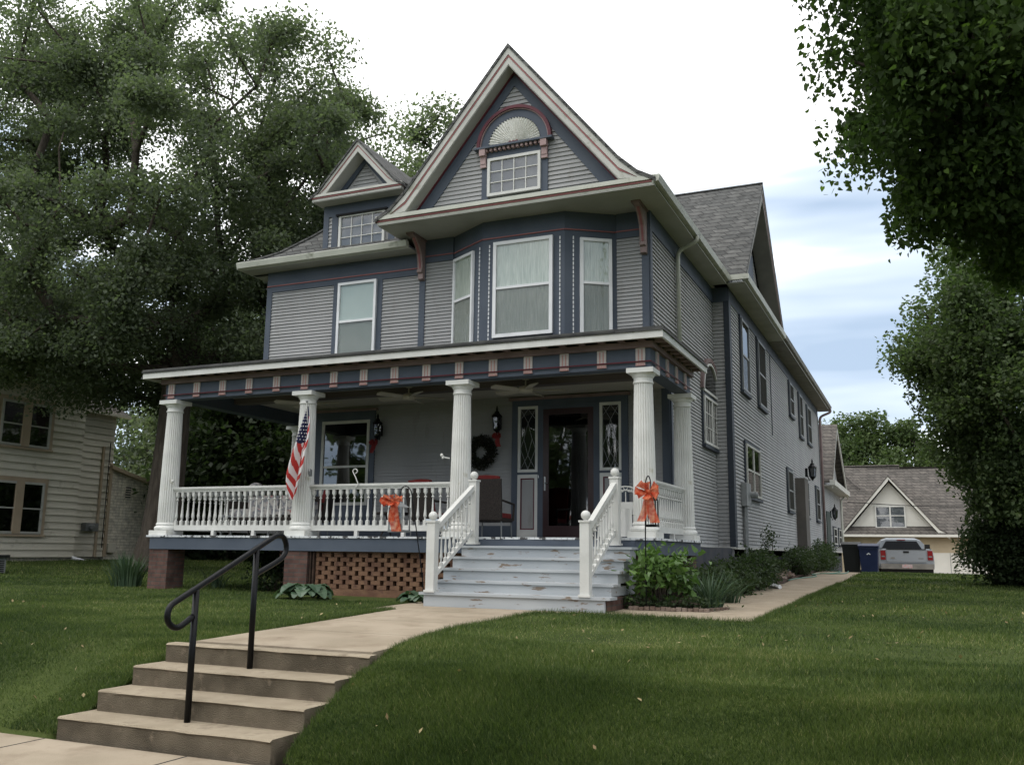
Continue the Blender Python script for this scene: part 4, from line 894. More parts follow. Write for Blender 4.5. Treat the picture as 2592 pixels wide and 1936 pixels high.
# railings
def baluster_mb(h_, w=.05):
    mb = MB(); a = w/2
    mb.box(-a, a, -a, a, 0, h_*.135); mb.box(-a, a, -a, a, h_*.87, h_)
    pr = [(a*.9, .135), (a*.55, .155), (a*.45, .175), (a*.75, .19), (a*.62, .205), (a*1.0, .24), (a*1.02, .27), (a*.62, .45), (a*.42, .70), (a*.45, .735), (a*1.0, .755), (a*1.0, .77), (a*.5, .79), (a*.5, .815), (a*.85, .835), (a*.9, .87)]
    mb.lathe([(r, z*h_) for r, z in pr], (0, 0, 0), 8); return mb
bal_me = None
def railing(p0, p1, n, name='railing'):
    global bal_me
    a, b = Vector(p0), Vector(p1); d = (b-a); l = d.length; d.normalize(); ang = math.atan2(d.y, d.x)
    mb = MB(); F_ = ((a.x, a.y), (d.x, d.y), (d.y, -d.x))
    mb.fbox(F_, 0, l, .06, .15, -.03, .03); mb.fbox(F_, 0, l, .735, .765, -.032, .032); mb.fbox(F_, 0, l, .765, .785, -.048, .048); mb.fbox(F_, 0, l, .785, .82, -.06, .06)
    for t in (.35, .68) if l > 2 else (): mb.fbox(F_, l*t-.03, l*t+.03, ZD, .06, -.03, .03)
    r = mb.build(name, M['white'], H)
    if bal_me is None: bal_me = baluster_mb(.585).mesh('baluster', M['white'], (0, 0, 0))
    for i in range(n):
        t = (i+.5)/n; p = a+d*(l*t); o = bpy.data.objects.new('baluster', bal_me); COL.objects.link(o); o.parent = r
        o.location = Vector((p.x, p.y, .15))-WLOC[H]; o.rotation_euler.z = ang
railing((CXS[0]+.15, 0), (CXS[1]-.15, 0), 21)
railing((CXS[1]+.15, 0), (CXS[2]-.15, 0), 20)
railing((0, .17), (0, 2.25), 16)
railing((-8.86, 3.6), (-8.86, .17), 24)
# wooden stairs
stairs = H
NZ = [-.79, -.635, -.475, -.317, -.16]; NY = [-1.68, -1.40, -1.12, -.84, -.56]; SX0, SX1 = -2.66, -.06
for k in range(5):
    mb = MB(); z = NZ[k]; y1_ = NY[k+1] if k < 4 else -.23; zb = -1.0 if k == 0 else NZ[k-1]
    ex_ = .04 if k == 0 else 0
    mb.box(SX0-ex_, SX1+ex_+.02, NY[k], y1_+.04, z-.034, z)
    mb.box(SX0+.03, SX1-.02, NY[k]+.032, NY[k]+.055, zb, z-.036)
    mb.box(SX0+.02, SX0+.045, NY[k]+.03, -.23, zb if k else -1.0, z-.036); mb.box(SX1-.04, SX1-.015, NY[k]+.03, -.23, zb, z-.036)
    mb.build('porch_stair', M['steps'], H)
MB().box(SX0+.02, SX1-.02, -.232, -.222, -.2, ZD-.034).build('stair_top_riser', B_, H)
MB().box(SX1-.05, SX1-.0, -1.60, -.30, -1.0, -.80).build('stair_skirt', M['brick'], H)
mb = MB(); a = .062; hh = 1.0
mb.box(-a-.018, a+.018, -a-.018, a+.018, 0, .03); mb.box(-a, a, -a, a, .03, .93); mb.box(-a-.012, a+.012, -a-.012, a+.012, .93, .955)
mb.lathe([(.03, .955), (.03, .975)], (0, 0, 0), 10); mb.sphere((0, 0, 1.02), .062, 14)
nw = mb.build('newel_post', M['white'], H, (-2.54, -1.62, NZ[0]))
dup(nw, H, (-.33, -1.62, NZ[0])); dup(nw, H, (-2.54, -.36, NZ[4]+0.02)); dup(nw, H, (-.33, -.36, NZ[4]+.02))
sb = baluster_mb(.60, .042).mesh('stair_baluster', M['white'], (0, 0, 0))
for x in (-2.54, -.33):
    ya, yb2, za, zb2 = -1.56, -.42, NZ[0]+.86, NZ[4]+.86
    mb = MB(); mb.prism([(ya, za-.05), (yb2, zb2-.05), (yb2, zb2+.03), (ya, za+.03)], x-.036, x+.036, 0)
    mb.prism([(ya, za-.68), (yb2, zb2-.68), (yb2, zb2-.62), (ya, za-.62)], x-.025, x+.025, 0); r = mb.build('stair_railing', M['white'], H)
    for i in range(9):
        t = (i+.6)/9.2; y = ya+(yb2-ya)*t; z = za-.66+(zb2-za)*t
        o = bpy.data.objects.new('baluster', sb); COL.objects.link(o); o.parent = r; o.location = Vector((x, y, z))-WLOC[H]
# brick piers and lattice
for x0, x1, y0, y1 in ((-9.0, -8.58, -.2, .22), (-6.07, -5.62, -.2, .22), (-9.0, -8.6, 3.5, 3.9), (-.2, .14, -.16, .2), (-.2, .14, 2.3, 2.6), (-8.2, -7.9, 2.6, 2.9)):
    MB().box(x0, x1, y0, y1, -1.2, -.275).build('brick_pier', M['brick'], H)
mb = MB(); mb.box(-7.9, -.2, 2.70, 2.78, -1.2, -.27); mb.build('foundation_wall', M['brick'], H)
M['latbrick'] = mk('lattice_brick', (.115, .060, .038), .9, (.20, .115, .068), 4.5, 6, bump=.7, third=(.07, .035, .028), t_lo=.55, t_hi=.7, tscale=6)
mb = MB()
for k in range(8):
    z = -.86+k*.071; off = .1175*(k % 2)
    x = -5.50+off-.235
    while x < -2.60:
        a0, a1 = max(x, -5.50), min(x+.170, -2.60)
        if a1 > a0+.02: mb.box(a0, a1, -.12+random.uniform(-.006, .004), .0, z+.003, z+.069)
        x += .235
mb.box(-5.50, -2.60, -.125, .01, -1.2, -.862); mb.box(-5.50, -2.6, -.12, .0, -.292, -.272)
mb.build('brick_lattice', M['latbrick'], H)
mb = MB(); mb.box(-5.60, -5.575, -.16, -.05, -1.1, -.28); mb.box(-5.545, -5.52, -.15, -.05, -1.1, -.28); mb.build('lattice_frame', M['mulch'], H)

# ------------------------------------------------------------------ PORCH OBJECTS
def fan_at(x, y, lab, rz):
    t = thing('ceiling_fan', (x, y, 2.36), lab, 'ceiling fan', 'cream ceiling fans under the porch roof', rz)
    MB().lathe([(.012, .12), (.012, .24), (.06, .24), (.07, .30)], (0, 0, 0), 12).build('rod', M['fan'], t, (x, y, 2.36))
    MB().lathe([(.03, 0), (.10, .02), (.13, .06), (.13, .10), (.06, .13)], (0, 0, 0), 16).build('motor', M['fan'], t, (x, y, 2.36))
    for i in range(5):
        a = 2*math.pi*i/5; mb = MB(); c_, s_ = math.cos(a), math.sin(a)
        pts = [(.12, -.02), (.2, -.06), (.62, -.075), (.66, 0), (.62, .075), (.2, .06), (.12, .02)]
        vs = []
        for zz in (.055, .068): vs += [(u*c_-v*s_, u*s_+v*c_, zz+v*.25) for u, v in pts]
        n = len(pts); mb.add(vs, [tuple(range(n))[::-1], tuple(range(n, 2*n))]+[(i2, (i2+1) % n, n+(i2+1) % n, n+i2) for i2 in range(n)])
        mb.build('blade', M['fan'], t, (x, y, 2.36))
fan_at(-2.35, 1.15, 'cream ceiling fan under the porch roof nearest the front door', .3)
fan_at(-4.6, 1.15, 'cream ceiling fan on the middle of the porch ceiling', .5)
fan_at(-6.7, 1.15, 'cream ceiling fan partly behind the column with the flag', .1)

def lantern(x, y, z, lab, nrm=(0, -1), s=1.0, grp='black wall lanterns'):
    t = thing('wall_lantern', (x, y, z), lab, 'lantern', grp)
    nx_, ny_ = nrm; c = (x+nx_*.13*s, y+ny_*.13*s, z)
    mb = MB(); mb.lathe([(.045*s, -.10*s), (.06*s, -.09*s), (.075*s, .09*s), (.085*s, .10*s)], c, 6)
    for i in range(0): pass
    mb.build('glass_body', M['glassdark'], t)
    mb = MB(); mb.lathe([(.095*s, .10*s), (.085*s, .125*s), (.04*s, .17*s), (.045*s, .18*s), (.015*s, .21*s), (.02*s, .235*s), (.004*s, .29*s)], c, 8)
    mb.lathe([(.06*s, -.09*s), (.055*s, -.115*s), (.02*s, -.14*s), (.005*s, -.18*s)], c, 8)
    for i in range(6):
        a = math.pi*i/3; mb.tube([(c[0]+.062*s*math.cos(a), c[1]+.062*s*math.sin(a), z-.09*s), (c[0]+.078*s*math.cos(a), c[1]+.078*s*math.sin(a), z+.10*s)], .006*s, 4)
    mb.build('cage', M['black'], t)
    mb = MB(); mb.tube([(x+nx_*.01, y+ny_*.01, z), (x+nx_*.06*s, y+ny_*.06*s, z-.16*s), (c[0], c[1], z-.13*s)], .01*s, 6)
    mb.tube([(x+nx_*.012, y+ny_*.012, z-.09*s), (x+nx_*.012, y+ny_*.012, z+.09*s)], .03*s, 6); mb.build('bracket', M['black'], t)
    return t
lantern(-6.13, W1-.02, 2.08, 'black wall lantern beside the porch window', s=1.15)
lantern(-3.54, W1-.02, 2.10, 'black wall lantern between the wreath and the front door', s=1.15)
lantern(-.72, W1-.02, 2.1, 'black wall lantern mostly hidden behind the right front column', s=1.15)
lantern(.35, 17.6, 2.3, 'black lantern high on the taupe post at the side wall', (1, 0), 1.5, 'side wall lanterns')
lantern(.06, 28.8, 1.45, 'black lantern on the rear extension wall by the side door', (1, 0), 1.5, 'side wall lanterns')

def ribbon_bow(name, x, y, z, w, h_, lab, cat, mat, tails=(), grp=None, seed=1, depth=.07):
    rg = random.Random(seed); t = thing(name, (x, y, z), lab, cat, grp)
    mb = MB()
    for li, (ad, LL, ww) in enumerate([(172, 1.0, .34), (8, 1.0, .34), (205, .88, .30), (-25, .9, .30), (140, .92, .32), (40, .92, .32), (92, .72, .30), (250, .6, .26), (290, .6, .26)]):
        a = math.radians(ad+rg.uniform(-8, 8)); ca, sa = math.cos(a), math.sin(a); L_ = LL*rg.uniform(.9, 1.08)*.5
        g = []
        for i in range(15):
            u = i/14; out_ = math.sin(math.pi*u)**.75*L_; dep = -depth*(.25+.75*(1-u))*math.sin(math.pi*u)*1.3; wv = ww*min(w, h_)*(.18+.82*math.sin(math.pi*u))
            row = []
            for v in (-.5, -.25, 0, .25, .5):
                cr_ = .010*math.sin(9*u+5*v+li)+.006*math.sin(23*u+li*2+v*11)
                row.append((x+ca*out_*w-sa*v*wv, y-.02+dep+cr_*1.3, z+sa*out_*h_+ca*v*wv+cr_*.6))
            g.append(row)
        mb.cloth(g)
    mb.build('loops', mat, t, smooth=True)
    MB().sphere((x, y-.05, z), min(w, h_)*.09, 8).build('knot', mat, t)
    for dx, ln, wd in tails:
        g = []
        for i in range(9):
            u = i/8; g.append([(x+dx*u+wd*(v-.5)*(.4+.8*u)+.012*math.sin(6*u+dx*20), y-.03-.03*math.sin(4*u+v*3), z-ln*u+.01*math.sin(v*9)) for v in (0, .33, .66, 1)])
        mb = MB().cloth(g); mb.build('tail', mat, t, smooth=True)
    return t
ribbon_bow('ribbon_bow', -6.18, W1-.18, 1.83, .20, .18, 'small sheer red bow hanging under the lantern by the porch window', 'bow', mk('sheer_red', (.20, .02, .02), .6), ((-.03, .2, .09),), 'small red bows on the wall lanterns', 3, .03)
ribbon_bow('ribbon_bow', -3.52, W1-.18, 1.86, .19, .17, 'small sheer red bow under the lantern left of the front door', 'bow', M['redbow'] if 'redbow' in M else bpy.data.materials['sheer_red'], ((.04, .2, .09),), 'small red bows on the wall lanterns', 4, .03)
# wreath
def wreath(x, y, z, R_, r_, lab):
    n = 2600; a = RNG.uniform(0, 2*np.pi, n); b = RNG.uniform(0, 2*np.pi, n); q = r_*np.sqrt(RNG.uniform(.2, 1, n))
    C = np.stack([x+(R_+q*np.cos(b))*np.cos(a), y+.55*q*np.sin(b), z+(R_+q*np.cos(b))*np.sin(a)], 1)
    o = pts_mesh('wreath', leaves(C, .055, 0, .35, 0), None, M['wr_leaf'], RNG.random(n), None, (x, y, z)); o.location = (x, y, z)
    return tag(o, lab, 'wreath')
M['wr_leaf'] = leaf_mat('wreath_leaves', (.012, .014, .010), (.04, .042, .028), (.07, .05, .035))
wreath(-3.90, W1-.09, 1.58, .225, .10, 'round dark green wreath on the wall left of the door')
# flag --------------------------------------------------------------------
fl = thing('flag', (-5.6, -.30, 1.1), 'american flag hanging limp from a pole on the second porch column', 'flag')
MB().tube([(-5.66, -.20, 1.0), (-5.60, -.45, 2.14)], .010, 8).build('pole', M['white'], fl)
mb = MB(); mb.lathe([(.022, -.05), (.03, 0), (.022, .05)], (-5.665, -.19, 1.02), 8); mb.tube([(-5.67, -.16, 1.06), (-5.67, -.16, .95)], .028, 6); mb.build('bracket', M['grey'], fl)
MB().sphere((-5.595, -.455, 2.16), .022, 8).build('finial', M['grey'], fl)
Ls = [(-5.61, 2.08), (-5.65, 1.98), (-5.71, 1.85), (-5.79, 1.68), (-5.84, 1.55), (-5.91, 1.38), (-5.98, 1.18), (-6.03, .98), (-6.04, .85), (-6.0, .70), (-5.94, .56)]
Rs = [(-5.58, 2.09), (-5.56, 1.98), (-5.54, 1.84), (-5.54, 1.68), (-5.55, 1.52), (-5.60, 1.34), (-5.62, 1.16), (-5.655, .99), (-5.70, .87), (-5.76, .72), (-5.84, .56)]
NR, NC = 110, 60; vs = []; 
for i in range(NR+1):
    t = i/NR*(len(Ls)-1); k = min(int(t), len(Ls)-2); f_ = t-k
    lx, lz = [Ls[k][q]*(1-f_)+Ls[k+1][q]*f_ for q in (0, 1)]; rx, rz = [Rs[k][q]*(1-f_)+Rs[k+1][q]*f_ for q in (0, 1)]
    for j in range(NC+1):
        s_ = j/NC; wdt = rx-lx
        y = -.43+.10*i/NR + wdt*.22*math.cos(s_*math.pi*3.0+.6)*min(1, .3+i/NR)
        vs.append((lx+(rx-lx)*s_, y, lz+(rz-lz)*s_))
fs, mi = [], []
for i in range(NR):
    for j in range(NC):
        b = i*(NC+1)+j; fs.append((b, b+1, b+NC+2, b+NC+1))
        s_ = (j+.5)/NC; t = (i+.5)/NR
        v_ = t+(abs(s_-.55)*.50 if s_ < .55 else abs(s_-.55)*.42)
        if t < .44-.10*abs(s_-.4) and s_ < .86-.25*max(0, t-.25)*3 or t < .15: m_ = 2
        else: m_ = int(math.floor(v_*12.5+(0 if s_ < .55 else .9))) % 2
        mi.append(m_)
me = bpy.data.meshes.new('flag_cloth'); me.from_pydata([tuple(Vector(v)-WLOC[fl]) for v in vs], [], fs)
for m_ in (M['flagred'], M['flagwhite'], M['flagblue']): me.materials.append(m_)
me.polygons.foreach_set('material_index', mi); me.shade_smooth(); me.update()
fc = bpy.data.objects.new('cloth', me); COL.objects.link(fc); fc.parent = fl; WLOC[fc] = WLOC[fl]
mb = MB()
for i in range(8, 48, 4):
    for j in range(4, 40, 8):
        jj = j+(4 if (i//4) % 2 else 0); b = i*(NC+1)+jj
        if mi[min(i*NC+jj, len(mi)-1)] != 2: continue
        c_ = Vector(vs[b]); r_ = .015 if i > 20 else .009
        mb.add([(c_.x+(r_ if q % 2 == 0 else r_*.45)*math.sin(q*math.pi/5), c_.y-.012, c_.z+(r_ if q % 2 == 0 else r_*.45)*math.cos(q*math.pi/5)) for q in range(10)], [tuple(range(10))])
mb.build('star', M['flagwhite'], fc)

# shepherd hooks, hanging lanterns, bows
def hook(pts, lab, base, grp='shepherd hooks by the stairs'):
    mb = MB(); mb.tube(loop(pts, 4), .0085, 7); return grounded(mb, 'shepherd_hook', M['black'], lab, 'garden hook', base, grp, True)
hook([(-2.99, -1.0, -1.0), (-3.03, -1.0, -.6), (-3.14, -1.0, .0), (-3.22, -1.0, .45), (-3.25, -1.0, .60), (-3.30, -1.0, .67), (-3.36, -1.0, .69), (-3.41, -1.0, .66), (-3.44, -1.0, .58), (-3.44, -1.0, .54)], 'thin black hook pole leaning left of the porch stairs', (-3, -1, -.97))
hook([(.28, -1.0, -1.0), (.28, -1.0, .2), (.285, -1.0, .60), (.30, -1.0, .72), (.325, -1.0, .765), (.35, -1.0, .73), (.36, -1.0, .66), (.36, -1.0, .60)], 'black hook pole standing in the bed right of the stairs', (.28, -1, -.97))
def candle_lantern(x, y, z0, z1, w, lab, fm):
    t = thing('candle_lantern', (x, y, z0), lab, 'lantern', 'candle lanterns hanging from the hooks')
    mb = MB(); a = w/2
    for sx in (-1, 1):
        for sy in (-1, 1): mb.box(x+sx*a-.008, x+sx*a+.008, y+sy*a-.008, y+sy*a+.008, z0, z1)
    mb.box(x-a-.012, x+a+.012, y-a-.012, y+a+.012, z0-.02, z0+.012)
    mb.lathe([(a*1.5, z1-z0), (a*.5, z1-z0+.06), (.01, z1-z0+.08)], (x, y, z0), 4); mb.build('frame', fm, t)
    MB().lathe([(.028, .012), (.028, .10), (.004, .11)], (x, y, z0), 10).build('candle', M['redcloth'], t)
    MB().box(x-a+.006, x+a-.006, y-a-.002, y-a+.001, z0+.012, z1).build('pane', M['glass'], t)
    mb = MB(); mb.tube([(x, y, z1+.07), (x, y, z1+.17)], .004, 5); mb.build('hanger', M['black'], t)
candle_lantern(-3.44, -1.0, .04, .38, .22, 'thin wire candle lantern hanging left of the porch stairs', M['grey'])
candle_lantern(.37, -1.0, .12, .44, .13, 'black framed candle lantern with red candle right of the stairs', M['black'])
ribbon_bow('ribbon_bow', -3.46, -1.13, .47, .36, .24, 'large sheer orange bow on the lantern left of the stairs', 'bow', M['sheer'], ((.06, .44, .16), (-.02, .30, .10)), 'orange bows on the hanging lanterns', 5, .09)
ribbon_bow('ribbon_bow', .365, -1.10, .55, .32, .34, 'large sheer orange bow on the lantern right of the stairs', 'bow', M['sheer'], ((-.10, .38, .10), (.07, .40, .12)), 'orange bows on the hanging lanterns', 6, .09)

# white planter tray beside newel
pt = thing('plant_stand', (-3.25, -.06, ZD), 'small white box on thin legs behind the left newel post', 'plant stand')
mb = MB(); mb.box(-3.42, -3.08, -.20, .06, .09, .22); mb.box(-3.435, -3.065, -.21, .07, .215, .24); mb.build('tray', mk('pale_blue_white', (.50, .56, .62), .5), pt)
for x in (-3.38, -3.12):
    for y in (-.17, .03): MB().tube([(x, y, ZD), (x, y, .1)], .008, 5).build('leg', M['white'], pt)
# chairs
def chair(x, y, rz, lab, cush='redcloth', h_=.95, w=.56):
    t = thing('patio_chair', (x, y, ZD), lab, 'chair', 'dark wicker patio chairs with red cushions', rz)
    L_ = (x, y, ZD)
    MB().box(-w/2, w/2, -.26, .28, .28, .34).build('seat', M['wicker'], t, L_)
    MB().box(-w/2+.02, w/2-.02, -.26, .24, .342, .42).build('seat_cushion', M[cush], t, L_)
    mb = MB(); mb.add([(-w/2, .26, .30), (w/2, .26, .30), (w/2+.02, .38, h_-.03), (-w/2-.02, .38, h_-.03), (-w/2, .31, .30), (w/2, .31, .30), (w/2+.02, .43, h_-.03), (-w/2-.02, .43, h_-.03)],
        [(0, 1, 2, 3), (7, 6, 5, 4), (0, 4, 5, 1), (1, 5, 6, 2), (2, 6, 7, 3), (3, 7, 4, 0)]); mb.build('backrest', M['wicker'], t, L_)
    mb = MB(); g = []
    for i in range(7):
        u = i/6; g.append([(-w/2+.03+(w-.06)*v, .20+.12*u-.03*math.sin(math.pi*v), .42+(h_-.40)*u+.02*math.sin(math.pi*v)) for v in np.linspace(0, 1, 6)])
    mb.cloth(g); g2 = [[(p[0], p[1]+.07, p[2]) for p in r] for r in g]; mb.cloth(g2); mb.cloth([g[-1], g2[-1]]); mb.cloth([[r[0] for r in g], [r[0] for r in g2]]); mb.cloth([[r[-1] for r in g], [r[-1] for r in g2]])
    mb.build('back_cushion', M[cush], t, L_)
    for sx in (-1, 1):
        MB().tube([(sx*(w/2+.01), -.26, .30), (sx*(w/2+.02), -.27, .58), (sx*(w/2+.02), .32, .62)], .02, 6).build('armrest', M['wicker'], t, L_)
        for yy in (-.24, .26): MB().tube([(sx*(w/2-.02), yy, .28), (sx*(w/2-.01), yy*1.05, 0)], .012, 6).build('leg', M['grey'], t, L_)
chair(-3.06, 1.42, RAD(185), 'red cushioned wicker chair right of the third column, seen from behind', h_=1.0)
chair(-4.15, 1.35, RAD(165), 'red cushioned wicker chair behind the middle railing, beside the third column')
chair(-7.0, 1.75, RAD(-70), 'red cushioned wicker chair under the porch window behind the railing')
# small table
t = thing('side_table', (-4.95, 1.3, ZD), 'low dark round table between the patio chairs', 'table')
MB().lathe([(.30, .40), (.31, .41), (.31, .435), (.30, .44)], (-4.95, 1.3, ZD), 20).build('tabletop', M['wicker'], t)
for i in range(3):
    a = 2.1*i; MB().tube([(-4.95+.22*math.cos(a), 1.3+.22*math.sin(a), ZD), (-4.95+.12*math.cos(a+1), 1.3+.12*math.sin(a+1), ZD+.40)], .012, 6).build('leg', M['wicker'], t)
# wicker sofa left
t = thing('patio_sofa', (-7.55, .95, ZD), 'patio sofa with faded floral cushions behind the left railing', 'sofa')
MB().box(-8.2, -6.6, .85, 1.45, .28, .36).build('seat', M['wicker'], t); MB().box(-8.15, -6.65, .82, 1.3, .362, .47).build('seat_cushion', M['floral'], t)
MB().box(-8.2, -6.6, 1.42, 1.48, .30, .72).build('backrest', M['wicker'], t)
for x in (-8.12, -7.38): MB().box(x, x+.70, 1.30, 1.41, .47, .74).build('back_cushion', M['floral'], t)
for x in (-8.2, -6.64): MB().box(x, x+.04, .82, 1.48, .30, .62).build('armrest', M['wicker'], t)
for x in (-8.17, -6.63):
    for y in (.88, 1.42): MB().tube([(x, y, ZD), (x, y, .28)], .015, 6).build('leg', M['wicker'], t)
mb = MB(); mb.prism([(-8.35, .0), (-7.95, 0), (-8.0, .62), (-8.3, .62)], .45, .50, 1)
t = thing('coffee_table', (-7.3, .45, ZD), 'low light table in front of the patio sofa', 'table')
MB().box(-7.9, -6.8, .28, .6, .30, .335).build('tabletop', M['floral'], t)
for x in (-7.87, -6.83):
    for y in (.31, .57): MB().box(x-.015, x+.015, y-.015, y+.015, ZD, .30).build('leg', M['grey'], t)
# pillow peeking over rail
mb = MB(); mb.sphere((-8.0, 1.36, .85), .16, 10, .9); grounded(mb, 'throw_pillow', M['floral'], 'pale rounded cushion showing above the left railing', 'pillow', (-8.0, 1.36, .7), smooth=True)
mb = MB(); mb.box(-6.48, -6.25, .62, .78, .60, .93); mb.lathe([(.09, .93), (.05, 1.0), (.02, 1.05)], (-6.36, .7, 0), 8); mb.box(-6.5, -6.2, .55, .85, ZD, .58); grounded(mb, 'birdhouse', M['floral'], 'pale little house ornament above the railing left of the flag', 'ornament', (-6.36, .7, ZD))
# metal S ornament on mid rail
mb = MB(); mb.tube(loop([(-4.83, -.08, .76), (-4.78, -.08, .80), (-4.82, -.08, .90), (-4.86, -.08, .97), (-4.89, -.08, 1.03), (-4.84, -.08, 1.06), (-4.80, -.08, 1.02), (-4.84, -.08, .98)], 3), .009, 6); grounded(mb, 'rail_ornament', M['white'], 'small white metal hook ornament clipped on the middle railing', 'ornament', (-4.84, -.08, .82), smooth=True)
mb = MB(); mb.tube([(-3.10, -.1, 1.18), (-3.16, -.14, 1.19), (-3.2, -.18, 1.22)], .012, 6); mb.sphere((-3.2, -.18, 1.225), .028, 6); mb.sphere((-3.17, -.2, 1.18), .018, 6); grounded(mb, 'column_ornament', M['white'], 'little white bracket ornament on the left side of the third column', 'ornament', (-3.14, -.12, 1.18))
mb = MB(); mb.tube([(-8.70, -.1, .90), (-8.64, -.15, .92)], .012, 6); mb.sphere((-8.63, -.16, .925), .028, 6); grounded(mb, 'column_ornament', M['white'], 'little white bracket ornament low on the leftmost column', 'ornament', (-8.68, -.12, .9))
# white iron bench right
t = thing('garden_bench', (-.55, .95, ZD), 'ornate white metal bench beside the right front column', 'bench')
mb = MB()
for r_ in (.30, .24): mb.tube([(-.62+r_*math.cos(a), 1.12, .50+r_*.95*math.sin(a)) for a in np.linspace(.05, math.pi-.05, 16)], .013, 6)
for a in np.linspace(.35, 2.8, 6): mb.tube(loop([(-.62+.27*math.cos(a)+.045*math.cos(b), 1.12, .50+.25*math.sin(a)+.045*math.sin(b)) for b in np.linspace(0, 6.28, 7)], 1), .008, 5)
for dx in (-.14, 0, .14): mb.tube([(-.62+dx, 1.12, .36), (-.62+dx*1.2, 1.12, .70)], .009, 5)
mb.build('backrest', M['white'], t)
MB().box(-.92, -.22, .72, 1.10, .33, .52).build('seat', M['white'], t)
for x in (-.90, -.25):
    for y in (.74, 1.08): MB().tube(loop([(x, y, .33), (x+.03, y-.02, .22), (x-.02, y, .1), (x+.02, y-.03, ZD)], 3), .015, 6).build('leg', M['white'], t)
mb = MB().cloth([[(x, .70+.02*math.sin(x*40), z) for x in np.linspace(-.94, -.40, 24)] for z in (.42, .2, .0)]); mb.build('cloth_cover', M['white'], t, smooth=True)
# ------------------------------------------------------------------ NEIGHBOUR HOUSE
NH = thing('neighbor_house', (-24, 8, -.7), 'cream clapboard house with tan window trim beyond the big oak on the left', 'house')
NA = FE(-21.7); NB = FE(-22.3)
mb = MB(); mb.box(-30, -21.73, 1, 9.33, -.62, 5.0); mb.box(-30, -22.33, 9.3, 11.2, -.62, 4.3)
laps(mb, NA, -.6, 4.9, rect(1, 9.35), .22, .05); laps(mb, NB, -.6, 4.3, rect(9.36, 11.2), .22, .05); laps(mb, ((-30, .97), (1, 0), (0, -1)), -.6, 4.9, rect(0, 8.3), .22, .03)
mb.build('clapboard_wall', M['neisiding'], NH)
mb = MB(); mb.box(-29.9, -21.8, 1.1, 9.25, -1.4, -.62); mb.box(-29.9, -22.4, 9.3, 11.1, -1.4, -.62); mb.build('foundation', M['whitebrick'], NH)
mb = MB(); mb.prism([(.5, 4.95), (9.8, 4.95), (5.2, 8.6)], -30.5, -21.2, 0); mb.build('roof', M['shingle2'], NH)
mb = MB(); mb.add([(-21.9, 9.3, 4.28), (-21.9, 11.5, 4.28), (-25, 10.6, 6.3), (-25, 9.3, 6.3)], [(0, 1, 2, 3)]); mb.add([(-21.9, 11.5, 4.28), (-30, 11.5, 4.28), (-30, 10.6, 6.3), (-25, 10.6, 6.3)], [(0, 1, 2, 3)]); mb.build('rear_roof', M['shingle2'], NH)
MB().box(-22.0, -21.88, 9.36, 11.5, 4.2, 4.3).build('gutter', M['neisiding'], NH)
for z0, z1 in ((2.75, 4.12), (.10, 1.68)):
    w = window(NA, 6.22, 7.98, z0, z1, back='dark', gl='glassbright', fr=.07, frame='cream', rail=(z0+z1)/2-.02, mull=[7.10], casing='tan', cw=.13, d=.056, parent=NH)
    MB().fbox(NA, 6.96, 7.24, z0, z1, .05, .12).build('mullion', M['tan'], w)
window(NA, 2.6, 4.4, .1, 1.68, back='dark', gl='glassbright', fr=.07, frame='cream', rail=.9, mull=[3.5], casing='tan', cw=.13, d=.056, parent=NH)
MB().fbox(NB, 9.37, 9.48, .35, 1.5, 0, .06).build('narrow_trim', M['tan'], NH)
mb = MB(); mb.tube([(-22.22, 10.72, 3.15), (-22.22, 10.72, -.6)], .05, 8); mb.build('tan_conduit', M['tan'], NH); mb = MB(); mb.tube([(-22.18, 10.95, 3.3), (-22.18, 10.95, -.3)], .018, 6); mb.build('cable', M['wire'], NH)
mb = MB(); mb.box(-22.28, -22.05, 10.1, 10.62, .25, .52); mb.lathe([(.10, 0), (.10, .1), (.06, .13)], (-22.05, 10.3, .38), 12, 'x'); mb.build('meter_box', M['grey'], NH)
MB().box(-22.30, -22.22, 11.08, 11.2, -.6, 2.6).build('corner_trim', M['tan'], NH)
mb = MB(); mb.prism([(11.2, -1.2), (24, -1.2), (24, 1.6), (14.6, 1.72), (11.2, 2.50)], -30, -22.35, 0); mb.build('brick_wing', M['whitebrick'], NH)
mb = MB(); mb.prism([(11.1, 2.54), (14.8, 1.70), (14.8, 1.58), (11.1, 2.42)], -30.2, -22.15, 0); mb.build('brick_wing_roof', M['tan'], NH)
mb = MB(); mb.fbox(FE(-22.35), 11.9, 12.2, 1.42, 1.88, 0, .03); v = mb.build('wall_vent', M['whitebrick'], NH)
mb = MB(); 
for k in range(5): mb.fbox(FE(-22.35), 11.93, 12.17, 1.46+.085*k, 1.50+.085*k, .03, .04)
mb.build('slat', M['dark'], v)
window(FE(-22.35), 14.7, 15.5, -.45, .8, back='dark', gl='glassbright', fr=.06, frame='tan', parent=NH)
MB().box(-22.34, -22.2, 11.25, 11.6, -.45, -.15).build('outlet_box', M['neisiding'], NH)
mb = MB(); mb.tube([(-21.55, 9.2, -.62), (-21.0, 9.75, -.85)], .06, 4); mb.build('downspout_end', M['vinyl'], NH)
ac = thing('air_conditioner', (-16.0, 2.0, -.90), 'grey box air conditioner on the grass at the left edge', 'air conditioner')
mb = MB(); mb.box(-16.35, -15.65, 1.55, 2.2, -.95, -.52); mb.build('cabinet', M['grey'], ac); MB().box(-16.4, -15.6, 1.5, 2.25, -.52, -.46).build('lid', M['bindark'], ac)
mb = MB(); 
for k in range(8): mb.fbox(FE(-15.65), 1.6, 2.15, -.92+.045*k, -.90+.045*k, 0, .01)
mb.build('grille', M['bindark'], ac)

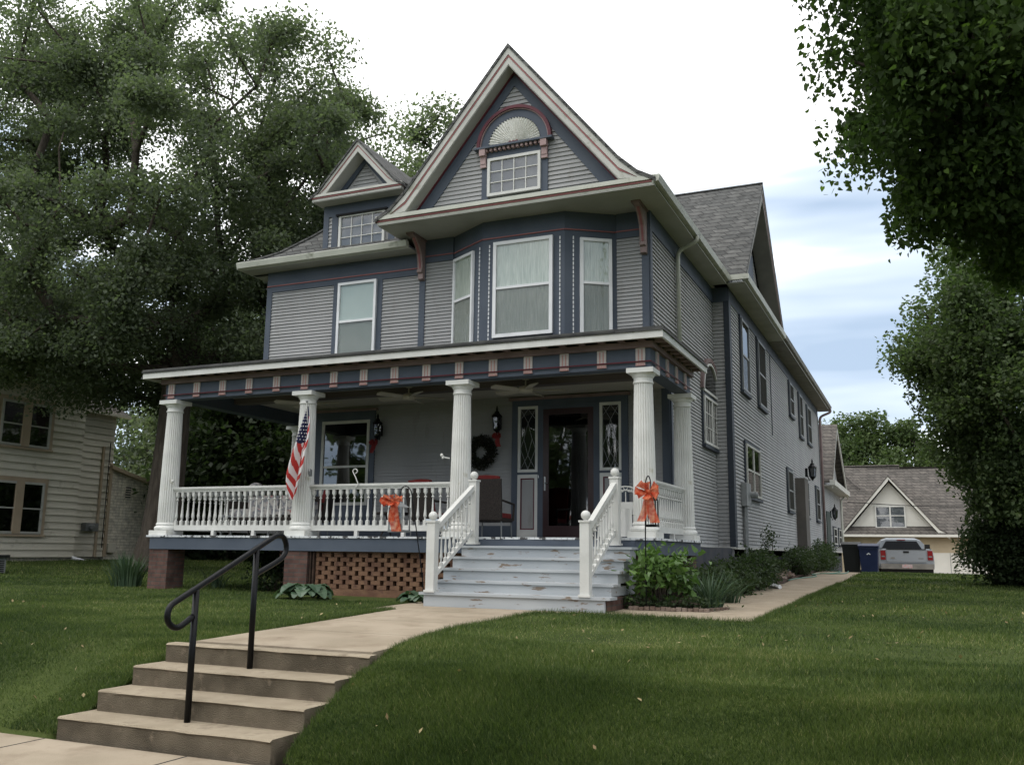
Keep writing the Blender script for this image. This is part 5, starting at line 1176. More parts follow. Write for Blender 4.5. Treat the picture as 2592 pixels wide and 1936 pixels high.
# ------------------------------------------------------------------ GARAGE
GA = thing('garage', (2.4, 43, -1.3), 'white garage with steep gabled dormer and brown hipped roof behind the truck', 'garage')
FGA = FS(41)
mb = MB(); mb.box(-3, 9, 41.02, 49, -1.6, .80); laps(mb, FGA, -.0, .70, rect(-3, 9), .20, .02); mb.build('front_wall', M['garagetan'], GA)
mb = MB(); mb.box(3.9, 6.6, 40.96, 41.01, -1.5, -.08); 
gd = mb.build('garage_door', M['garage'], GA)
mb = MB()
for x in (4.85,): mb.box(x-.012, x+.012, 40.945, 40.965, -1.5, -.08)
mb.build('door_groove', M['grey'], gd)
MB().box(3.75, 6.75, 40.95, 41.03, -.08, .04).build('door_head_trim', M['garagetan'], GA)
mb = MB(); mb.box(-3.4, 9.4, 40.5, 40.56, .72, .84); mb.build('fascia', M['garage'], GA)
mb = MB(); R0, R1 = .84, 4.85
mb.add([(-3.4, 40.5, R0), (9.4, 40.5, R0), (9.4, 45, 4.66), (2.6, 45, 4.66), (2.6, 45, 4.85), (-.9, 45, 4.85), (-3.4, 43.3, 3.3)], [(0, 1, 2, 3, 4, 5, 6)])
mb.add([(-3.4, 40.5, R0), (-3.4, 43.3, 3.3), (-3.4, 49, R0)], [(0, 1, 2)]); mb.add([(-3.4, 49.5, R0), (9.4, 49.5, R0), (9.4, 45, 4.66), (-.9, 45, 4.85)], [(0, 3, 2, 1)]); mb.add([(9.4, 40.5, R0), (9.4, 49.5, R0), (9.4, 45, 4.66)], [(0, 1, 2)])
mb.build('roof', M['shingle2'], GA)
mb = MB(); mb.tube([(-.9, 45, 4.87), (2.6, 45, 4.87)], .05, 6); mb.tube([(-.9, 45, 4.87), (.5, 43.0, 3.4)], .05, 5); mb.build('ridge_cap', M['shingle2'], GA)
dmr = MB(); dmr.prism([(-.05, 1.08), (4.25, 1.08), (2.08, 3.62)], 41.0, 44.5, 1); laps(dmr, FS(41.0), 1.1, 3.5, lambda z: (2.08-(3.60-z)*.84, 2.08+(3.6-z)*.84), .10, .015); dmr = dmr.build('gable_dormer', M['garage'], GA)
mb = MB()
dpf = [(-.55, .86), (-.25, 1.12), (2.08, 3.93), (4.42, 1.12), (4.9, .86)]
for i in range(4): mb.prism([dpf[i], dpf[i+1], (dpf[i+1][0], dpf[i+1][1]-.26), (dpf[i][0], dpf[i][1]-.16)], 40.6, 40.72, 1)
mb.build('rake_board', M['garage'], dmr)
mb = MB(); mb.prism([(x, z+.03) for x, z in dpf]+[(x, z-.03) for x, z in dpf][::-1], 40.58, 45, 1); mb.build('dormer_roof', M['shingle2'], dmr)
window(FS(41), 1.32, 2.84, 1.2, 2.37, back='curtain', rail=1.85, mull=[2.08], gl='glass', fr=.07, frame='white', d=.03, parent=dmr, name='dormer_window') if False else None
w = window(FS(41), 1.32, 2.84, 1.18, 2.37, back='louver', rail=1.84, mull=[2.08], fr=.07, frame='white', d=.03, parent=GA, name='dormer_window')
MB().fbox(FS(41), 1.1, 3.02, 1.06, 1.13, 0, .16).build('window_sill', M['garage'], GA)
mb = MB(); mb.tube([(.40, 34.5, 2.25)]+[(.40+(9-.4)*i/8, 34.5+i*.4, 2.25-.18*math.sin(math.pi*i/8)) for i in range(1, 9)], .018, 5); grounded(mb, 'overhead_wire', M['wire'], 'thin black wire running from the rear wall across the garage', 'wire', (.4, 34.5, 2.25))

# ------------------------------------------------------------------ PICKUP TRUCK (rear towards camera)
TK = thing('pickup_truck', (2.9, 28.5, -1.24), 'silver pickup truck parked on the driveway, seen from behind', 'truck')
tx0, tx1, ty, tz = 1.93, 3.87, 26.0, -1.24
def sect(y, x0, x1, z0, z1, c=.10, tum=.0):
    return [(x0+.02, y, z0), (x0, y, z0+c), (x0, y, z0+(z1-z0)*.55), (x0+.03+tum*.4, y, z1-c), (x0+.03+tum+c*.6, y, z1), (x1-.03-tum-c*.6, y, z1), (x1-.03-tum*.4, y, z1-c), (x1, y, z0+(z1-z0)*.55), (x1, y, z0+c), (x1-.02, y, z0)]
def loft(mb, secs):
    n = len(secs[0]); b = len(mb.v)
    for s in secs: mb.v += s
    for i in range(len(secs)-1):
        for j in range(n): mb.f.append((b+i*n+j, b+i*n+(j+1) % n, b+(i+1)*n+(j+1) % n, b+(i+1)*n+j)); mb.m.append(0)
    mb.f.append(tuple(b+j for j in range(n))[::-1]); mb.m.append(0); mb.f.append(tuple(b+(len(secs)-1)*n+j for j in range(n))); mb.m.append(0)
mb = MB(); loft(mb, [sect(ty, tx0, tx1, -.70, .0), sect(ty+.03, tx0-.01, tx1+.01, -.74, .01), sect(28.1, tx0-.01, tx1+.01, -.76, .02), sect(30.2, tx0-.01, tx1+.01, -.76, .04), sect(31.6, tx0+.08, tx1-.08, -.76, -.05)]); mb.build('body', M['truck'], TK)
mb = MB(); loft(mb, [sect(28.0, tx0+.12, tx1-.12, -.02, .40, .07, .22), sect(28.5, tx0+.12, tx1-.12, -.02, .46, .07, .24), sect(29.6, tx0+.12, tx1-.12, -.02, .44, .07, .24), sect(30.3, tx0+.12, tx1-.12, -.02, .05, .02, .05)]); mb.build('cab', M['truck'], TK)
mb = MB(); mb.prism([(2.15, .03), (3.65, .03), (3.47, .33), (2.33, .33)], 27.975, 27.995, 1); mb.build('rear_window', M['glassdark'], TK); MB().prism([(2.15, .03), (3.65, .03), (3.47, .33), (2.33, .33)], 27.96, 27.974, 1).build('tint', M['dark'], TK)
MB().box(2.75, 3.05, 27.93, 28.02, .37, .40).build('brake_light', M['tail'], TK)
mb = MB(); mb.box(2.20, 3.60, ty-.03, ty, -.50, -.01); tg = mb.build('tailgate', M['truck'], TK)
mb = MB(); mb.box(2.2, 3.6, ty-.045, ty, -.02, .012); mb.build('tailgate_cap', M['rubber'], tg)
mb = MB(); mb.box(2.80, 3.0, ty-.045, ty-.02, -.14, -.07); mb.build('handle', M['rubber'], tg)
mb = MB(); mb.lathe([(.085, 0), (.085, .012), (.06, .014)], (2.42, ty-.045, -.33), 14, 'y'); 
for v_ in range(len(mb.v)): x_, y_, z_ = mb.v[v_]; mb.v[v_] = (x_, y_, -.33+(z_+.33)*.42)
mb.build('badge', M['trucklow'], tg); MB().box(3.32, 3.50, ty-.035, ty-.02, -.36, -.33).build('badge', M['trucklow'], tg)
MB().box(2.21, 3.59, ty-.034, ty-.028, -.47, -.455).build('tailgate_crease', M['trucklow'], tg)
for x0, x1 in ((1.99, 2.17), (3.65, 3.83)):
    tl_ = MB().box(x0, x1, ty-.035, ty+.02, -.40, -.05).build('taillight', M['tail'], TK); MB().box(x0+.03, x1-.03, ty-.04, ty-.03, -.30, -.25).build('reverse_lens', M['grey'], tl_)
bp2 = MB().box(1.98, 3.84, ty-.20, ty-.02, -.74, -.54).build('bumper', M['trucklow'], TK)
MB().box(2.72, 3.08, ty-.215, ty-.2, -.70, -.57).build('license_plate', mk('faded_plate', (.42, .38, .38), .5, (.50, .25, .24), 30, lo=.5, hi=.6), bp2)
MB().box(2.0, 3.82, ty-.1, ty+5, -.95, -.72).build('underbody', M['rubber'], TK)
for x in (tx0+.13, tx1-.13):
    for y in (27.0, 30.6):
        w = MB().lathe([(.2, -.12), (.36, -.11), (.385, -.08), (.385, .08), (.36, .11), (.2, .12)], (x, y, -1.24+.385), 20, 'x').build('wheel', M['rubber'], TK)
        MB().lathe([(.05, -.125), (.21, -.122), (.22, .122), (.05, .125)], (x, y, -1.24+.385), 14, 'x').build('rim', M['chrome'], w)
for s_, x in ((-1, tx0-.12), (1, tx1+.12)): MB().box(x-.1, x+.1, 29.3, 29.4, .0, .22).build('side_mirror', M['rubber'], TK)

MB().box(2.0, 2.06, 26.02, 27.95, .012, .03).build('bed_rail', M['rubber'], TK); MB().box(3.74, 3.80, 26.02, 27.95, .012, .03).build('bed_rail', M['rubber'], TK)
TK.rotation_euler.z = RAD(5.5); TK.location.x -= .16
def bin_(x, y, z, w, d, h, mat, lab):
    t = thing('trash_bin', (x, y, z), lab, 'bin')
    a, b = w/2, d/2; mb = MB(); k = .82
    mb.add([(-a*k, -b*k, .06), (a*k, -b*k, .06), (a*k, b*k, .06), (-a*k, b*k, .06), (-a, -b, h-.1), (a, -b, h-.1), (a, b, h-.1), (-a, b, h-.1)], [(0, 3, 2, 1), (4, 5, 6, 7), (0, 1, 5, 4), (1, 2, 6, 5), (2, 3, 7, 6), (3, 0, 4, 7)])
    mb.box(-a-.02, a+.02, -b-.02, b+.02, h-.17, h-.11); mb.build('body', mat, t, (x, y, z))
    mb = MB(); mb.prism([(-b-.05, h-.10), (b+.03, h-.10), (b+.03, h-.02), (b*.4, h+.03), (-b*.6, h+.01), (-b-.05, h-.06)], -a-.03, a+.03, 0); mb.build('lid', mat, t, (x, y, z))
    for sx in (-1, 1): MB().lathe([(.12, -.03), (.12, .03)], (sx*(a*.85), b*.8, .12), 12, 'x').build('wheel', M['rubber'], t, (x, y, z))
    MB().tube([(-a*.7, b+.05, h-.12), (a*.7, b+.05, h-.12)], .015, 6).build('handle', mat, t, (x, y, z))
    return t
bin_(1.20, 23.4, -1.0, .60, .70, 1.20, M['bindark'], 'dark wheeled trash bin against the rear of the house'); b_ = bin_(1.80, 23.2, -1.05, .64, .72, 1.20, M['binblue'], 'dark blue wheeled recycling bin beside the truck')
MB().add([(-.05, -.373, .82), (.0, -.373, .86), (.05, -.373, .82), (.07, -.373, .84), (0, -.373, .90), (-.07, -.373, .84)], [(0, 1, 4, 5), (1, 2, 3, 4)]).build('recycling_mark', M['vinyl'], b_, (1.80, 23.2, -1.05))

# ------------------------------------------------------------------ garden hose, rocks
mb = MB(); pts = [(.75, 9.2), (.85, 10.2), (1.0, 11.6), (1.05, 12.4), (.85, 13.2), (.95, 14.2), (1.25, 15.0), (1.35, 16.0), (1.15, 16.8), (.9, 17.6), (.7, 18.4)]
mb.tube(loop([(x, y, T(x, y)+.045) for x, y in pts], 4), .014, 6); mb.tube(loop([(.95, 14.2, T(1, 14)+.05), (1.4, 14.6, T(1, 14)+.045), (1.55, 15.6, T(1, 15)+.045), (1.5, 17, T(1, 17)+.04)], 4), .014, 6)
grounded(mb, 'garden_hose', M['hose'], 'green garden hose lying across the side path', 'hose', (1, 12, T(1, 12)), smooth=True)
rg = random.Random(5)
for i, (x, y, s) in enumerate([(.45, 9.6, .22), (.3, 10.4, .26), (.6, 10.9, .14), (.35, 11.6, .2)]):
    mb = MB(); n0 = len(mb.v); mb.sphere((x, y, T(x, y)+s*.4), s, 7, .7); mb.v = [(a+rg.uniform(-.04, .04), b+rg.uniform(-.04, .04), c+rg.uniform(-.03, .03)) for a, b, c in mb.v]
    grounded(mb, 'rock', M['stone'], ['reddish rock at the near edge of the rock pile by the path', 'largest reddish rock, at the wall in the flower bed', 'smallest rock nearest the hose', 'farthest rock of the pile in the flower bed'][i], 'rock', (x, y, T(x, y)), 'rocks in the side flower bed')
mb = MB(); mb.tube([(.62, 6.3, T(.6, 6)+.10), (1.02, 5.9, T(.9, 6)+.045)], .05, 4); grounded(mb, 'downspout_extension', M['vinyl'], 'short pale downspout piece lying at the path edge', 'downspout', (.8, 6.1, T(.8, 6)))
# basement hose faucet marks
# ------------------------------------------------------------------ TREES
def grow(fork, tips, rng, step=1.1, jit=.16, sag=.0):
    P = [Vector(fork)]; par = [-1]; tipn = []
    order = sorted(range(len(tips)), key=lambda i: (Vector(tips[i])-P[0]).length)
    A = [np.array(fork, float)]
    for i in order:
        c = np.array(tips[i], float); arr = np.array(A)
        dd = np.linalg.norm(arr-c, axis=1); df = np.linalg.norm(arr-arr[0], axis=1); dc = np.linalg.norm(c-arr[0])
        cost = dd+.42*df+np.where(df > dc, 5, 0); k = int(np.argmin(cost)); L0 = dd[k]; n = max(1, int(L0/step)); prev = k; a = arr[k]
        for s in range(1, n+1):
            t = s/n; q = a+(c-a)*t
            if s < n: q = q+rng.normal(size=3)*jit+np.array([0, 0, .10*L0*math.sin(math.pi*t)-sag*math.sin(math.pi*t)])
            A.append(q); par.append(prev); prev = len(A)-1
        tipn.append(prev)
    r = np.zeros(len(A))
    for t in tipn: r[t] += 1
    for i in range(len(A)-1, 0, -1): r[par[i]] += r[i]
    return A, par, r
def tree(base, trunk_top, r0, tips, nleaf, lsize, mats, name, label, cat='tree', grp=None, spread=.8, rng=None, wid=.6, seed=1, lean=(0, 0), tipr=.018, droop=.3, flat=.7, tmat='bark', tfrac=.55):
    rng = np.random.default_rng(seed); B = np.array(base, float); TT = np.array(trunk_top, float)
    t = thing(name, tuple(base), label, cat, grp)
    A, par, r = grow(TT, tips, rng)
    mx_ = r[0]; R = lambda k: max(tipr, r0*.72*(k/mx_)**.43)
    mb = MB(); n = 9; pts, rs = [], []
    for i in range(n+1):
        u = i/n; pts.append(tuple(B+(TT-B)*u+np.array([.12*math.sin(3*u), .08*math.sin(4*u), 0])*r0+np.array([0, 0, -.2*(1-u)]))); rs.append(r0*(1.0-.28*u)+r0*.5*max(0, 1-u*6))
    mb.tube(pts, rs, 14)
    for i in range(1, len(A)):
        p = par[i]; ra = R(r[p]) if p else R(r[i])*1.15; rb = R(r[i]); ra = min(ra, rb*1.6)
        mb.tube([tuple(A[p]), tuple(A[i])], [ra, rb], 6 if rb > .05 else 4, cap=False)
    mb.build('trunk', M[tmat], t, smooth=True)
    T_ = np.array(tips); nt_ = len(T_); c = rng.integers(0, nt_, nleaf); s = spread*rng.uniform(.6, 1.25, nt_)
    C = T_[c]+np.clip(rng.normal(size=(nleaf, 3)), -1.75, 1.75)*s[c][:, None]*np.array([1, 1, flat])*.62
    tint = np.clip(rng.uniform(0, 1, nt_)[c]*.45+rng.uniform(0, .55, nleaf)+rng.choice([0, .0, .0, .1], nleaf), 0, 1)
    pts_mesh('crown', leaves(C, lsize, droop, wid, .6, rng, heart=(mats == 'catleaf')), None, M[mats], tint, t, base)
    return t
def ell(rng, n, c, r, shell=.55, zmin=None):
    out = []
    while len(out) < n:
        d = rng.normal(size=3); d /= np.linalg.norm(d); k = (shell**3+(1-shell**3)*rng.random())**(1/3)
        p = np.array(c)+d*k*np.array(r)
        if zmin is not None and p[2] < zmin: continue
        out.append(tuple(p))
    return out
rg = np.random.default_rng(3)
# big oak on the left
ob = (-14.8, 5.8, T(-14.8, 5.8)-.1)
tips = ell(rg, 300, (-15.7, 5.6, 9.2), (7.7, 5.6, 5.8), .40)+ell(rg, 40, (-20.5, 5.5, 11.6), (3.0, 3.0, 3.0), .3)+ell(rg, 26, (-17.5, 4.5, 14.0), (3.2, 2.5, 1.6), .3)+ell(rg, 80, (-15.8, 5.6, 5.6), (5.6, 4.2, 2.0), .4)+ell(rg, 44, (-11.3, 7.2, 8.8), (2.8, 2.6, 2.6), .3)+ell(rg, 30, (-18.2, 4.2, 5.5), (3.4, 2.2, 1.3), .2)
tips = [p for p in tips if not (p[2] < 3.6 and p[0] > -13)]
tree(ob, (-14.3, 5.7, 4.4), .50, tips, 400000, .098, 'oakleaf', 'oak_tree', 'big dark oak spreading over the yard left of the house', tipr=.022, spread=.62, seed=4, wid=.7)
# taller tree behind the dormer
tips = ell(rg, 110, (-12.9, 15.5, 10.3), (3.6, 3.0, 4.6), .35)+[(-10.6, 14.5, 14.4), (-11.6, 14.8, 15.3), (-12.6, 15, 14.8)]
tree((-12.5, 15.5, -.7), (-12.5, 15.5, 4), .35, tips, 80000, .16, 'oakleaf', 'tree', 'pointed tree rising behind the small dormer', spread=.75, seed=5)
# background greenery on the left seen through the porch
for i, (x, y, r_, h_, lb) in enumerate([(-17.5, 22, 4.2, 7.5, 'dense dark tree behind the porch, nearest the neighbouring brick wing'), (-12.0, 21, 3.8, 7.0, 'dense dark tree seen through the left porch opening'), (-22.5, 27, 5.5, 10, 'tall dark tree behind the neighbouring house'), (-31, 24, 5.0, 10, 'broad tree far behind the neighbouring house roof'), (-9.8, 17.5, 2.4, 5.5, 'leafy tree close to the left rear corner of the house'), (-15.2, 15.5, 2.6, 4.6, 'low bushy tree behind the porch railing, right of the oak trunk'), (-19.5, 17.5, 2.2, 4.2, 'low bushy tree at the corner of the painted brick wing'), (-20.3, 15.0, 2.8, 8.5, 'tall dense tree over the roof edge of the painted brick wing'), (-25.0, 21, 4.6, 11, 'tallest dark tree beyond the painted brick wing')]):
    tips = ell(rg, 95, (x, y, h_*.5-.4), (r_, r_*.8, h_*.55), .35, zmin=-.5)
    tree((x, y, T(x, y)-.1), (x, y, 1.6), .22, tips, 34000, .24, 'shrub' if i in (0, 1, 4, 5, 6, 7) else 'oakleaf', 'tree', lb, grp=None, spread=1.1, seed=20+i)
# right: catalpa-like tree, close
tips = []
for c, r_, n in (((6.3, 0.2, 7.4), (3.2, 3.0, 3.6), 130), ((4.3, -.6, 6.0), (1.5, 1.8, 1.9), 70), ((4.4, .0, 4.7), (.95, 1.1, .8), 30), ((4.0, -1.4, 8.4), (1.6, 2, 2.2), 50), ((5.6, .6, 4.2), (1.2, 1.2, .9), 26)):
    tips += ell(rg, n, c, r_, .3)
tree((5.9, .8, T(5.9, .8)-.1), (5.35, .7, 4.2), .24, tips, 140000, .078, 'catleaf', 'broadleaf_tree', 'large leafed dark tree hanging in from the top right', spread=.40, seed=8, wid=.82, droop=1.0, flat=.8)
# maple behind
tips = ell(rg, 120, (5.95, 9.4, 4.2), (2.6, 2.6, 3.2), .4)+ell(rg, 60, (4.75, 9.0, 3.9), (1.2, 1.6, 1.9), .2)+ell(rg, 40, (5.5, 9.2, 1.5), (.9, 1.0, 1.0), .2)+ell(rg, 26, (6.6, 10, 8.0), (2.2, 2.0, 1.5), .2)
tree((6.9, 9.6, T(6.9, 9.6)-.1), (6.8, 9.6, 1.8), .2, tips, 130000, .09, 'mapleleaf', 'maple_tree', 'fine leafed tree below the large leafed one at right', spread=.50, seed=9, wid=.75)
# dark conifer-like shrub at right edge
tips = ell(rg, 70, (6.4, 10.5, .6), (1.6, 1.4, 1.9), .3, zmin=-.95)+ell(rg, 26, (5.35, 10.4, -.1), (.6, .8, .9), .2, zmin=-.95)
tree((6.8, 10.6, T(6.8, 10)-.1), (6.8, 10.6, .2), .10, tips, 80000, .085, 'shrub', 'shrub', 'dark spreading shrub hiding the right side of the garage', 'shrub', spread=.45, seed=10)
# foreground sprigs
for i, (c, n) in enumerate([((4.75, -3.0, 1.35), 3), ((4.95, -3.2, .75), 3)]):
    tips = ell(rg, n+2, c, (.30, .3, .28), .1)
    b0 = (5.6, -3.0, c[2]+.5)
# background trees behind the garage
for i, (x, y, r_, h_) in enumerate([(-1.2, 58, 3.4, 9.2), (2.2, 59, 3.0, 8.8), (5.6, 60, 3.4, 7.8), (9.2, 60, 3.6, 8.2), (13.5, 58, 4.2, 9.5)]):
    tips = ell(rg, 50, (x, y, h_*.5), (r_, r_, h_*.48), .4)
    for q in range(7): tips.append((x+rg.uniform(-r_*.8, r_*.8), y, h_+rg.uniform(-1.2, .2)))
    tree((x, y, -2), (x, y, 2), .3, tips, 24000, .27, 'farleaf', 'tree', ['far green tree beside the rear extension roof', 'far green tree straight above the garage ridge', 'far green tree right of the garage ridge', 'far green tree showing behind the maple', 'far green tree near the right edge'][i], grp='trees behind the garage', spread=.9, seed=30+i)
# street trees across the road, mirrored in the windows
for i, (x, y) in enumerate([(-16, -34), (-6.5, -36), (4, -35), (15, -34), (-28, -33)]):
    tips = ell(rg, 50, (x, y, 6.5), (4.6, 4, 4.2), .4)
    tree((x, y, -1.9), (x, y, 2.6), .3, tips, 5000, .5, 'farleaf', 'tree', ['street tree across the road behind the photographer, mirrored in the porch window', 'street tree across the road mirrored left of the front door', 'street tree across the road straight behind the walk', 'easternmost street tree across the road', 'westernmost street tree across the road'][i], spread=1.2, seed=50+i)

# ------------------------------------------------------------------ PLANTS
def leafy(name, c, r, n, size, mat, label, cat='shrub', wid=.6, seed=1, clumps=14, up=.8, stem=True, grp=None, droop=-.3):
    rng = np.random.default_rng(seed); t = thing(name, (c[0], c[1], T(c[0], c[1])), label, cat, grp)
    tips = np.array(ell(rng, clumps, (c[0], c[1], c[2]), r, .4, zmin=T(c[0], c[1])+.02)); k = rng.integers(0, len(tips), n)
    C = tips[k]+rng.normal(size=(n, 3))*np.array(r)*.22; C[:, 2] = np.maximum(C[:, 2], T(c[0], c[1])+.02)
    tint = np.clip(rng.uniform(0, .5, len(tips))[k]+rng.uniform(0, .5, n), 0, 1)
    pts_mesh('foliage', leaves(C, size, droop, wid, up, rng, heart=(mat == 'bright')), None, M[mat], tint, t, (c[0], c[1], T(c[0], c[1])))
    mb = MB(); g = T(c[0], c[1])
    for p in tips: mb.tube([(c[0]+(p[0]-c[0])*.2, c[1]+(p[1]-c[1])*.2, g-.03), ((c[0]+p[0])/2, (c[1]+p[1])/2, (g+p[2])/2+.02), tuple(p)], [.008, .006, .003], 4)
    mb.build('stem', M['bark'], t); return t
leafy('leafy_shrub', (.42, -.72, -.52), (.43, .30, .33), 950, .095, 'bright', 'bright green broad leafed shrub right of the porch stairs', seed=61, clumps=44, wid=.62, up=1.2)
leafy('leafy_shrub', (1.02, -.80, -.74), (.13, .12, .14), 42, .12, 'bright', 'small bright sprig in front of the bright green shrub', seed=62, clumps=6, wid=.55, up=1.2) if False else None
for i, (x, y, z, rx, ry, rz_, n, lb) in enumerate([(.62, 1.2, -.70, .34, .9, .26, 3200, 'dark leafy shrub just behind the iris clump at the right of the porch'), (.58, 3.2, -.66, .36, .9, .30, 3400, 'dark leafy shrub beside the foundation near the white arched window'), (.62, 5.2, -.62, .38, .9, .32, 3400, 'dark leafy shrub in front of the dark corner board'), (.5, 7.2, -.55, .36, .9, .36, 3400, 'dark shrub below the meter box'), (.50, 13.4, -.44, .42, 1.4, .30, 4200, 'green shrub between the rock pile and the taupe post'), (.55, 16.6, -.44, .42, 1.4, .32, 4200, 'green shrub at the foot of the taupe post'), (.5, 20, -.35, .45, 1.6, .45, 5000, 'green shrub by the rear downspout near the bins')]):
    leafy('garden_shrub', (x, y, z), (rx, ry, rz_), n, .065, 'shrub', lb, seed=70+i, clumps=46)
leafy('rose_bush', (.45, 8.6, -.12), (.22, .4, .55), 420, .06, 'shrub', 'thin climbing stems with dark leaves beside the meter conduit', seed=81, clumps=12)
leafy('ground_cover', (.35, -.86, -.86), (.75, .12, .07), 900, .05, 'shrub', 'low dark leaves at the front edge of the flower bed', 'plants', seed=82, clumps=30)
leafy('garden_shrub', (-7.6, 2.2, -.62), (.9, .4, .3), 2600, .07, 'shrub', 'dark shrub under the porch between the brick piers', seed=83, clumps=30)
leafy('garden_shrub', (-6.9, .6, -.80), (.5, .3, .2), 900, .06, 'shrub', 'low dark plants beneath the porch beside the second pier', seed=84, clumps=20)
def blades(name, c, n, h_, spread, mat, label, cat='plant', w=.022, seed=1, splay=.5):
    rng = np.random.default_rng(seed); g = T(c[0], c[1]); V = []
    t = thing(name, (c[0], c[1], g), label, cat)
    quads = []
    for i in range(n):
        a = rng.uniform(0, 6.28); b = rng.uniform(0, spread); x, y = c[0]+b*math.cos(a), c[1]+b*math.sin(a)*.7; d = np.array([math.cos(a), math.sin(a), 0]); s = splay*(.3+rng.random()); H_ = h_*rng.uniform(.6, 1.1); side = np.array([-math.sin(a+rng.uniform(-1, 1)), math.cos(a), 0])
        P = [np.array([x, y, g-.02])+d*s*H_*(u**1.8)+np.array([0, 0, H_*(u-.25*s*u*u*1.6)]) for u in (0, .35, .7, 1)]
        for k in range(3):
            wa, wb = w*(1-.25*k), w*(1-.25*(k+1)) if k < 2 else .001
            quads.append([P[k]-side*wa/2, P[k]+side*wa/2, P[k+1]+side*wb/2, P[k+1]-side*wb/2])
    pts_mesh('blades', np.array(quads), None, M[mat], np.repeat(rng.random(n), 3), t, (c[0], c[1], g)); return t
blades('iris_plant', (-10.0, .3), 260, .70, .30, 'iris', 'tall grey green iris clump left of the brick corner pier', seed=5, w=.03, splay=.45)
blades('iris_plant', (-8.1, .55), 60, .40, .2, 'iris', 'dark spiky leaves just right of the corner brick pier', seed=6, w=.025, splay=.6)
blades('iris_plant', (1.0, -.45), 130, .62, .14, 'iris', 'dark arching iris leaves right of the bright green shrub', seed=7, w=.022, splay=.7)
blades('iris_plant', (1.0, .9), 70, .55, .12, 'iris', 'second clump of dark iris leaves farther along the side path', seed=17, w=.022, splay=.7)
def hosta(c, R_, n, label, seed):
    rng = np.random.default_rng(seed); g = T(c[0], c[1]); t = thing('hosta_plant', (c[0], c[1], g), label, 'plant', 'hostas in front of the brick lattice'); Q = []; tt = []
    for i in range(n):
        a = rng.uniform(0, 6.28); rr = R_*rng.uniform(.25, .85); L_ = R_*rng.uniform(.45, .7); w = L_*.42; tn = rng.random()
        d = np.array([math.cos(a), math.sin(a), 0]); s = np.array([-math.sin(a), math.cos(a), 0]); b = np.array([c[0], c[1], g-.03+R_*.50*(1-rr/R_)])+d*rr*.6
        cs = []
        for u in (0, .25, .55, .8, 1.0):
            z = .50*L_*math.sin(u*2.2)-.42*L_*u*u; ww = w*math.sin(math.pi*min(.98, u*.86+.08))**.8
            p = b+d*L_*u+np.array([0, 0, z]); cs.append([p-s*ww+np.array([0, 0, .05*L_]), p, p+s*ww+np.array([0, 0, .05*L_])])
        for k in range(4):
            for j in range(2): Q.append([cs[k][j], cs[k][j+1], cs[k+1][j+1], cs[k+1][j]]); tt.append(tn)
    pts_mesh('leaves', np.array(Q), None, M['hosta'], np.array(tt), t, (c[0], c[1], g))
hosta((-5.05, -1.0), .46, 40, 'large hosta with broad bluish leaves at the corner of the brick lattice', 3)
hosta((-3.05, -1.0), .34, 30, 'smaller hosta beside the foot of the porch stairs', 4)

# ------------------------------------------------------------------ GRASS BLADES
def in_cam(x, y, z, m=.06):
    P = np.stack([x, y, z], 1)-np.array(CL); d = P@np.array(_f); u = (P@np.array(_r))/np.maximum(d, .1)*32.606/36; v = (P@np.array(_u))/np.maximum(d, .1)*32.606/36
    return (d > .5) & (abs(u) < .5+m+.02) & (v < .37+m) & (v > -.373-m*1.2)
PH = [(RNG.normal()*f, RNG.normal()*f, RNG.uniform(0, 6), 1/f**.35) for f in (1.4, 2.0, 2.8, 3.9, 5.5, 9, 14)]
def grass(n, x0, x1, y0, y1, h_, w, seed):
    rng = np.random.default_rng(seed); x = rng.uniform(x0, x1, n); y = rng.uniform(y0, y1, n); z = th(x, y)
    k = ~in_hard(x, y, -.015) & (rng.random(n) < 1.0)
    k &= ~((x > -7.8) & (x < .05) & (y > 2.6)) & ~((x > -5.5) & (x < .75) & (y > -.15)) & ~((x > .0) & (x < .75) & (y > -1.05)) & ~((x > -2.8) & (x < .0) & (y > -1.75)) & ~((x < -21.7) & (y > 1))
    k &= in_cam(x, y, z)
    x, y, z = x[k], y[k], z[k]; n = len(x); a = rng.uniform(0, 2*np.pi, n); H_ = h_*rng.uniform(.5, 1.25, n)*(1+.35*np.sin(x*2.1)*np.sin(y*1.7)); ln = rng.normal(size=(n, 2))*.45
    s = np.stack([np.cos(a), np.sin(a), np.zeros(n)], 1)*w*.5; b = np.stack([x, y, z-.012], 1); tip = b+np.stack([ln[:, 0]*H_, ln[:, 1]*H_, H_], 1)
    V = np.stack([b-s, b+s, tip], 1); pn = np.zeros(n)
    for q in range(7):
        a_ = PH[q]; pn += np.sin(x*a_[0]+y*a_[1]+a_[2])*a_[3]
    tint = np.clip(.40+rng.normal(0, .25, n)+.12*pn+.07*np.sin(x*1.1+y*7.5)+(rng.random(n) < .03)*.45, 0, 1)
    return V, tint
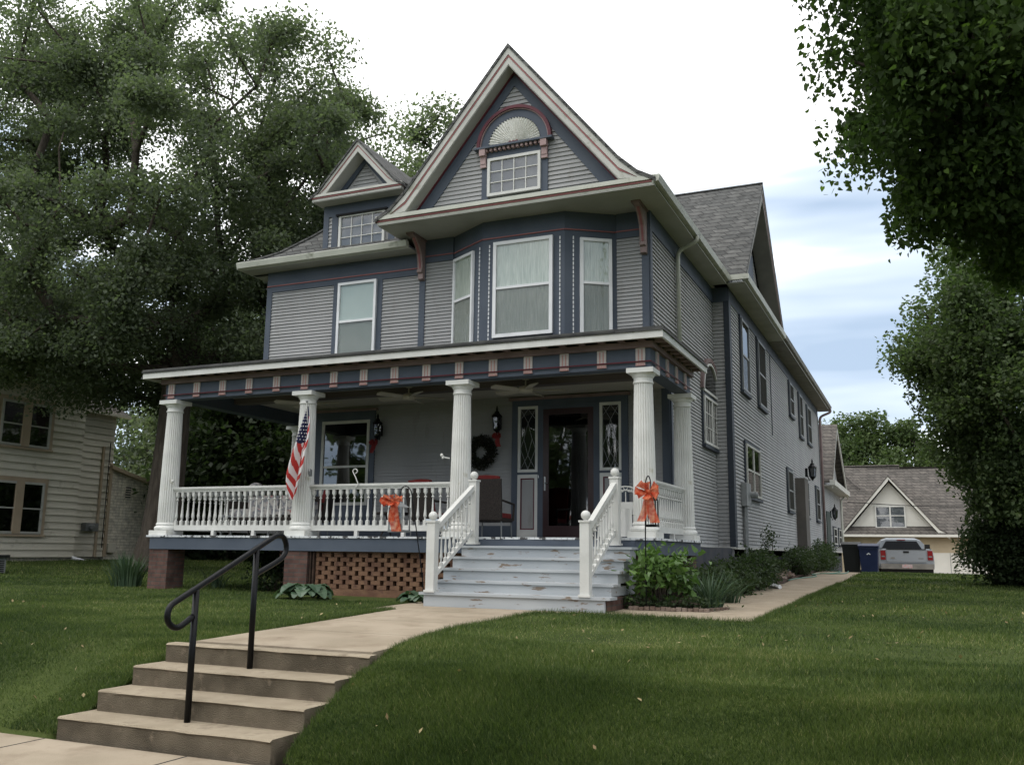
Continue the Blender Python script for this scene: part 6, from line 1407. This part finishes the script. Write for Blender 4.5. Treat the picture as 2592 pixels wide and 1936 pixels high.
parts = [grass(220000, -1, 6, -7.15, -6.0, .05, .0065, 9), grass(330000, -3.6, 7.5, -7.2, -5.0, .050, .0065, 1), grass(130000, -7, -2.5, -7.4, -4, .045, .007, 7), grass(230000, -9, 9, -5.2, -1.0, .040, .009, 2), grass(90000, -14, -5.5, -6.0, 3, .045, .012, 3), grass(70000, 1.8, 11, -1, 7, .045, .014, 4), grass(90000, -28, -7.8, 0, 14, .06, .022, 5), grass(60000, 1.8, 12, 7, 22, .05, .024, 6)]
rng = np.random.default_rng(77); n = 900000; x = rng.uniform(-3.5, 2.3, n); y = rng.uniform(-7.5, 9, n)
k = in_hard(x, y, .07) & ~in_hard(x, y, -.035) & ~((y < -7.0)) & ~((x > -2.8) & (x < .0) & (y > -1.9)) & ~((x > 0) & (x < 1.5) & (y > -1.2)); x, y = x[k], y[k]; n = len(x); z = th(x, y); H_ = rng.uniform(.03, .085, n); a = rng.uniform(0, 6.28, n)
b = np.stack([x, y, z-.01], 1); s = np.stack([np.cos(a), np.sin(a), 0*a], 1)*.003; tip = b+np.stack([rng.normal(size=n)*.4*H_, rng.normal(size=n)*.4*H_, H_], 1)
parts.append((np.stack([b-s, b+s, tip], 1), np.clip(rng.normal(.35, .2, n), 0, 1)))
V = np.concatenate([p[0] for p in parts]); tn = np.concatenate([p[1] for p in parts])
gr = pts_mesh('grass', V, None, M['grass'], tn); tag(gr, 'short mown grass blades covering the lawn', None, None, 'stuff')

rng = np.random.default_rng(78); n = 260; x = np.concatenate([rng.uniform(-1, 7, 160), rng.uniform(-9, 0, 100)]); y = np.concatenate([rng.uniform(-7, 3, 160), rng.uniform(-7, 2, 100)]); k = ~in_hard(x, y, .05) & ~((x > -9) & (x < 1.0) & (y > -1.2)); x, y = x[k], y[k]; z = th(x, y)+.035
lv = leaves(np.stack([x, y, z], 1), .042, 0, .6, 2.5, rng)
M['drygrass'] = leaf_mat('fallen_leaves', (.16, .11, .05), (.32, .26, .13), None, .1)
o = pts_mesh('fallen_leaves', lv, None, M['drygrass'], rng.random(len(x))); tag(o, 'small dry fallen leaves scattered over the lawn', None, None, 'stuff')
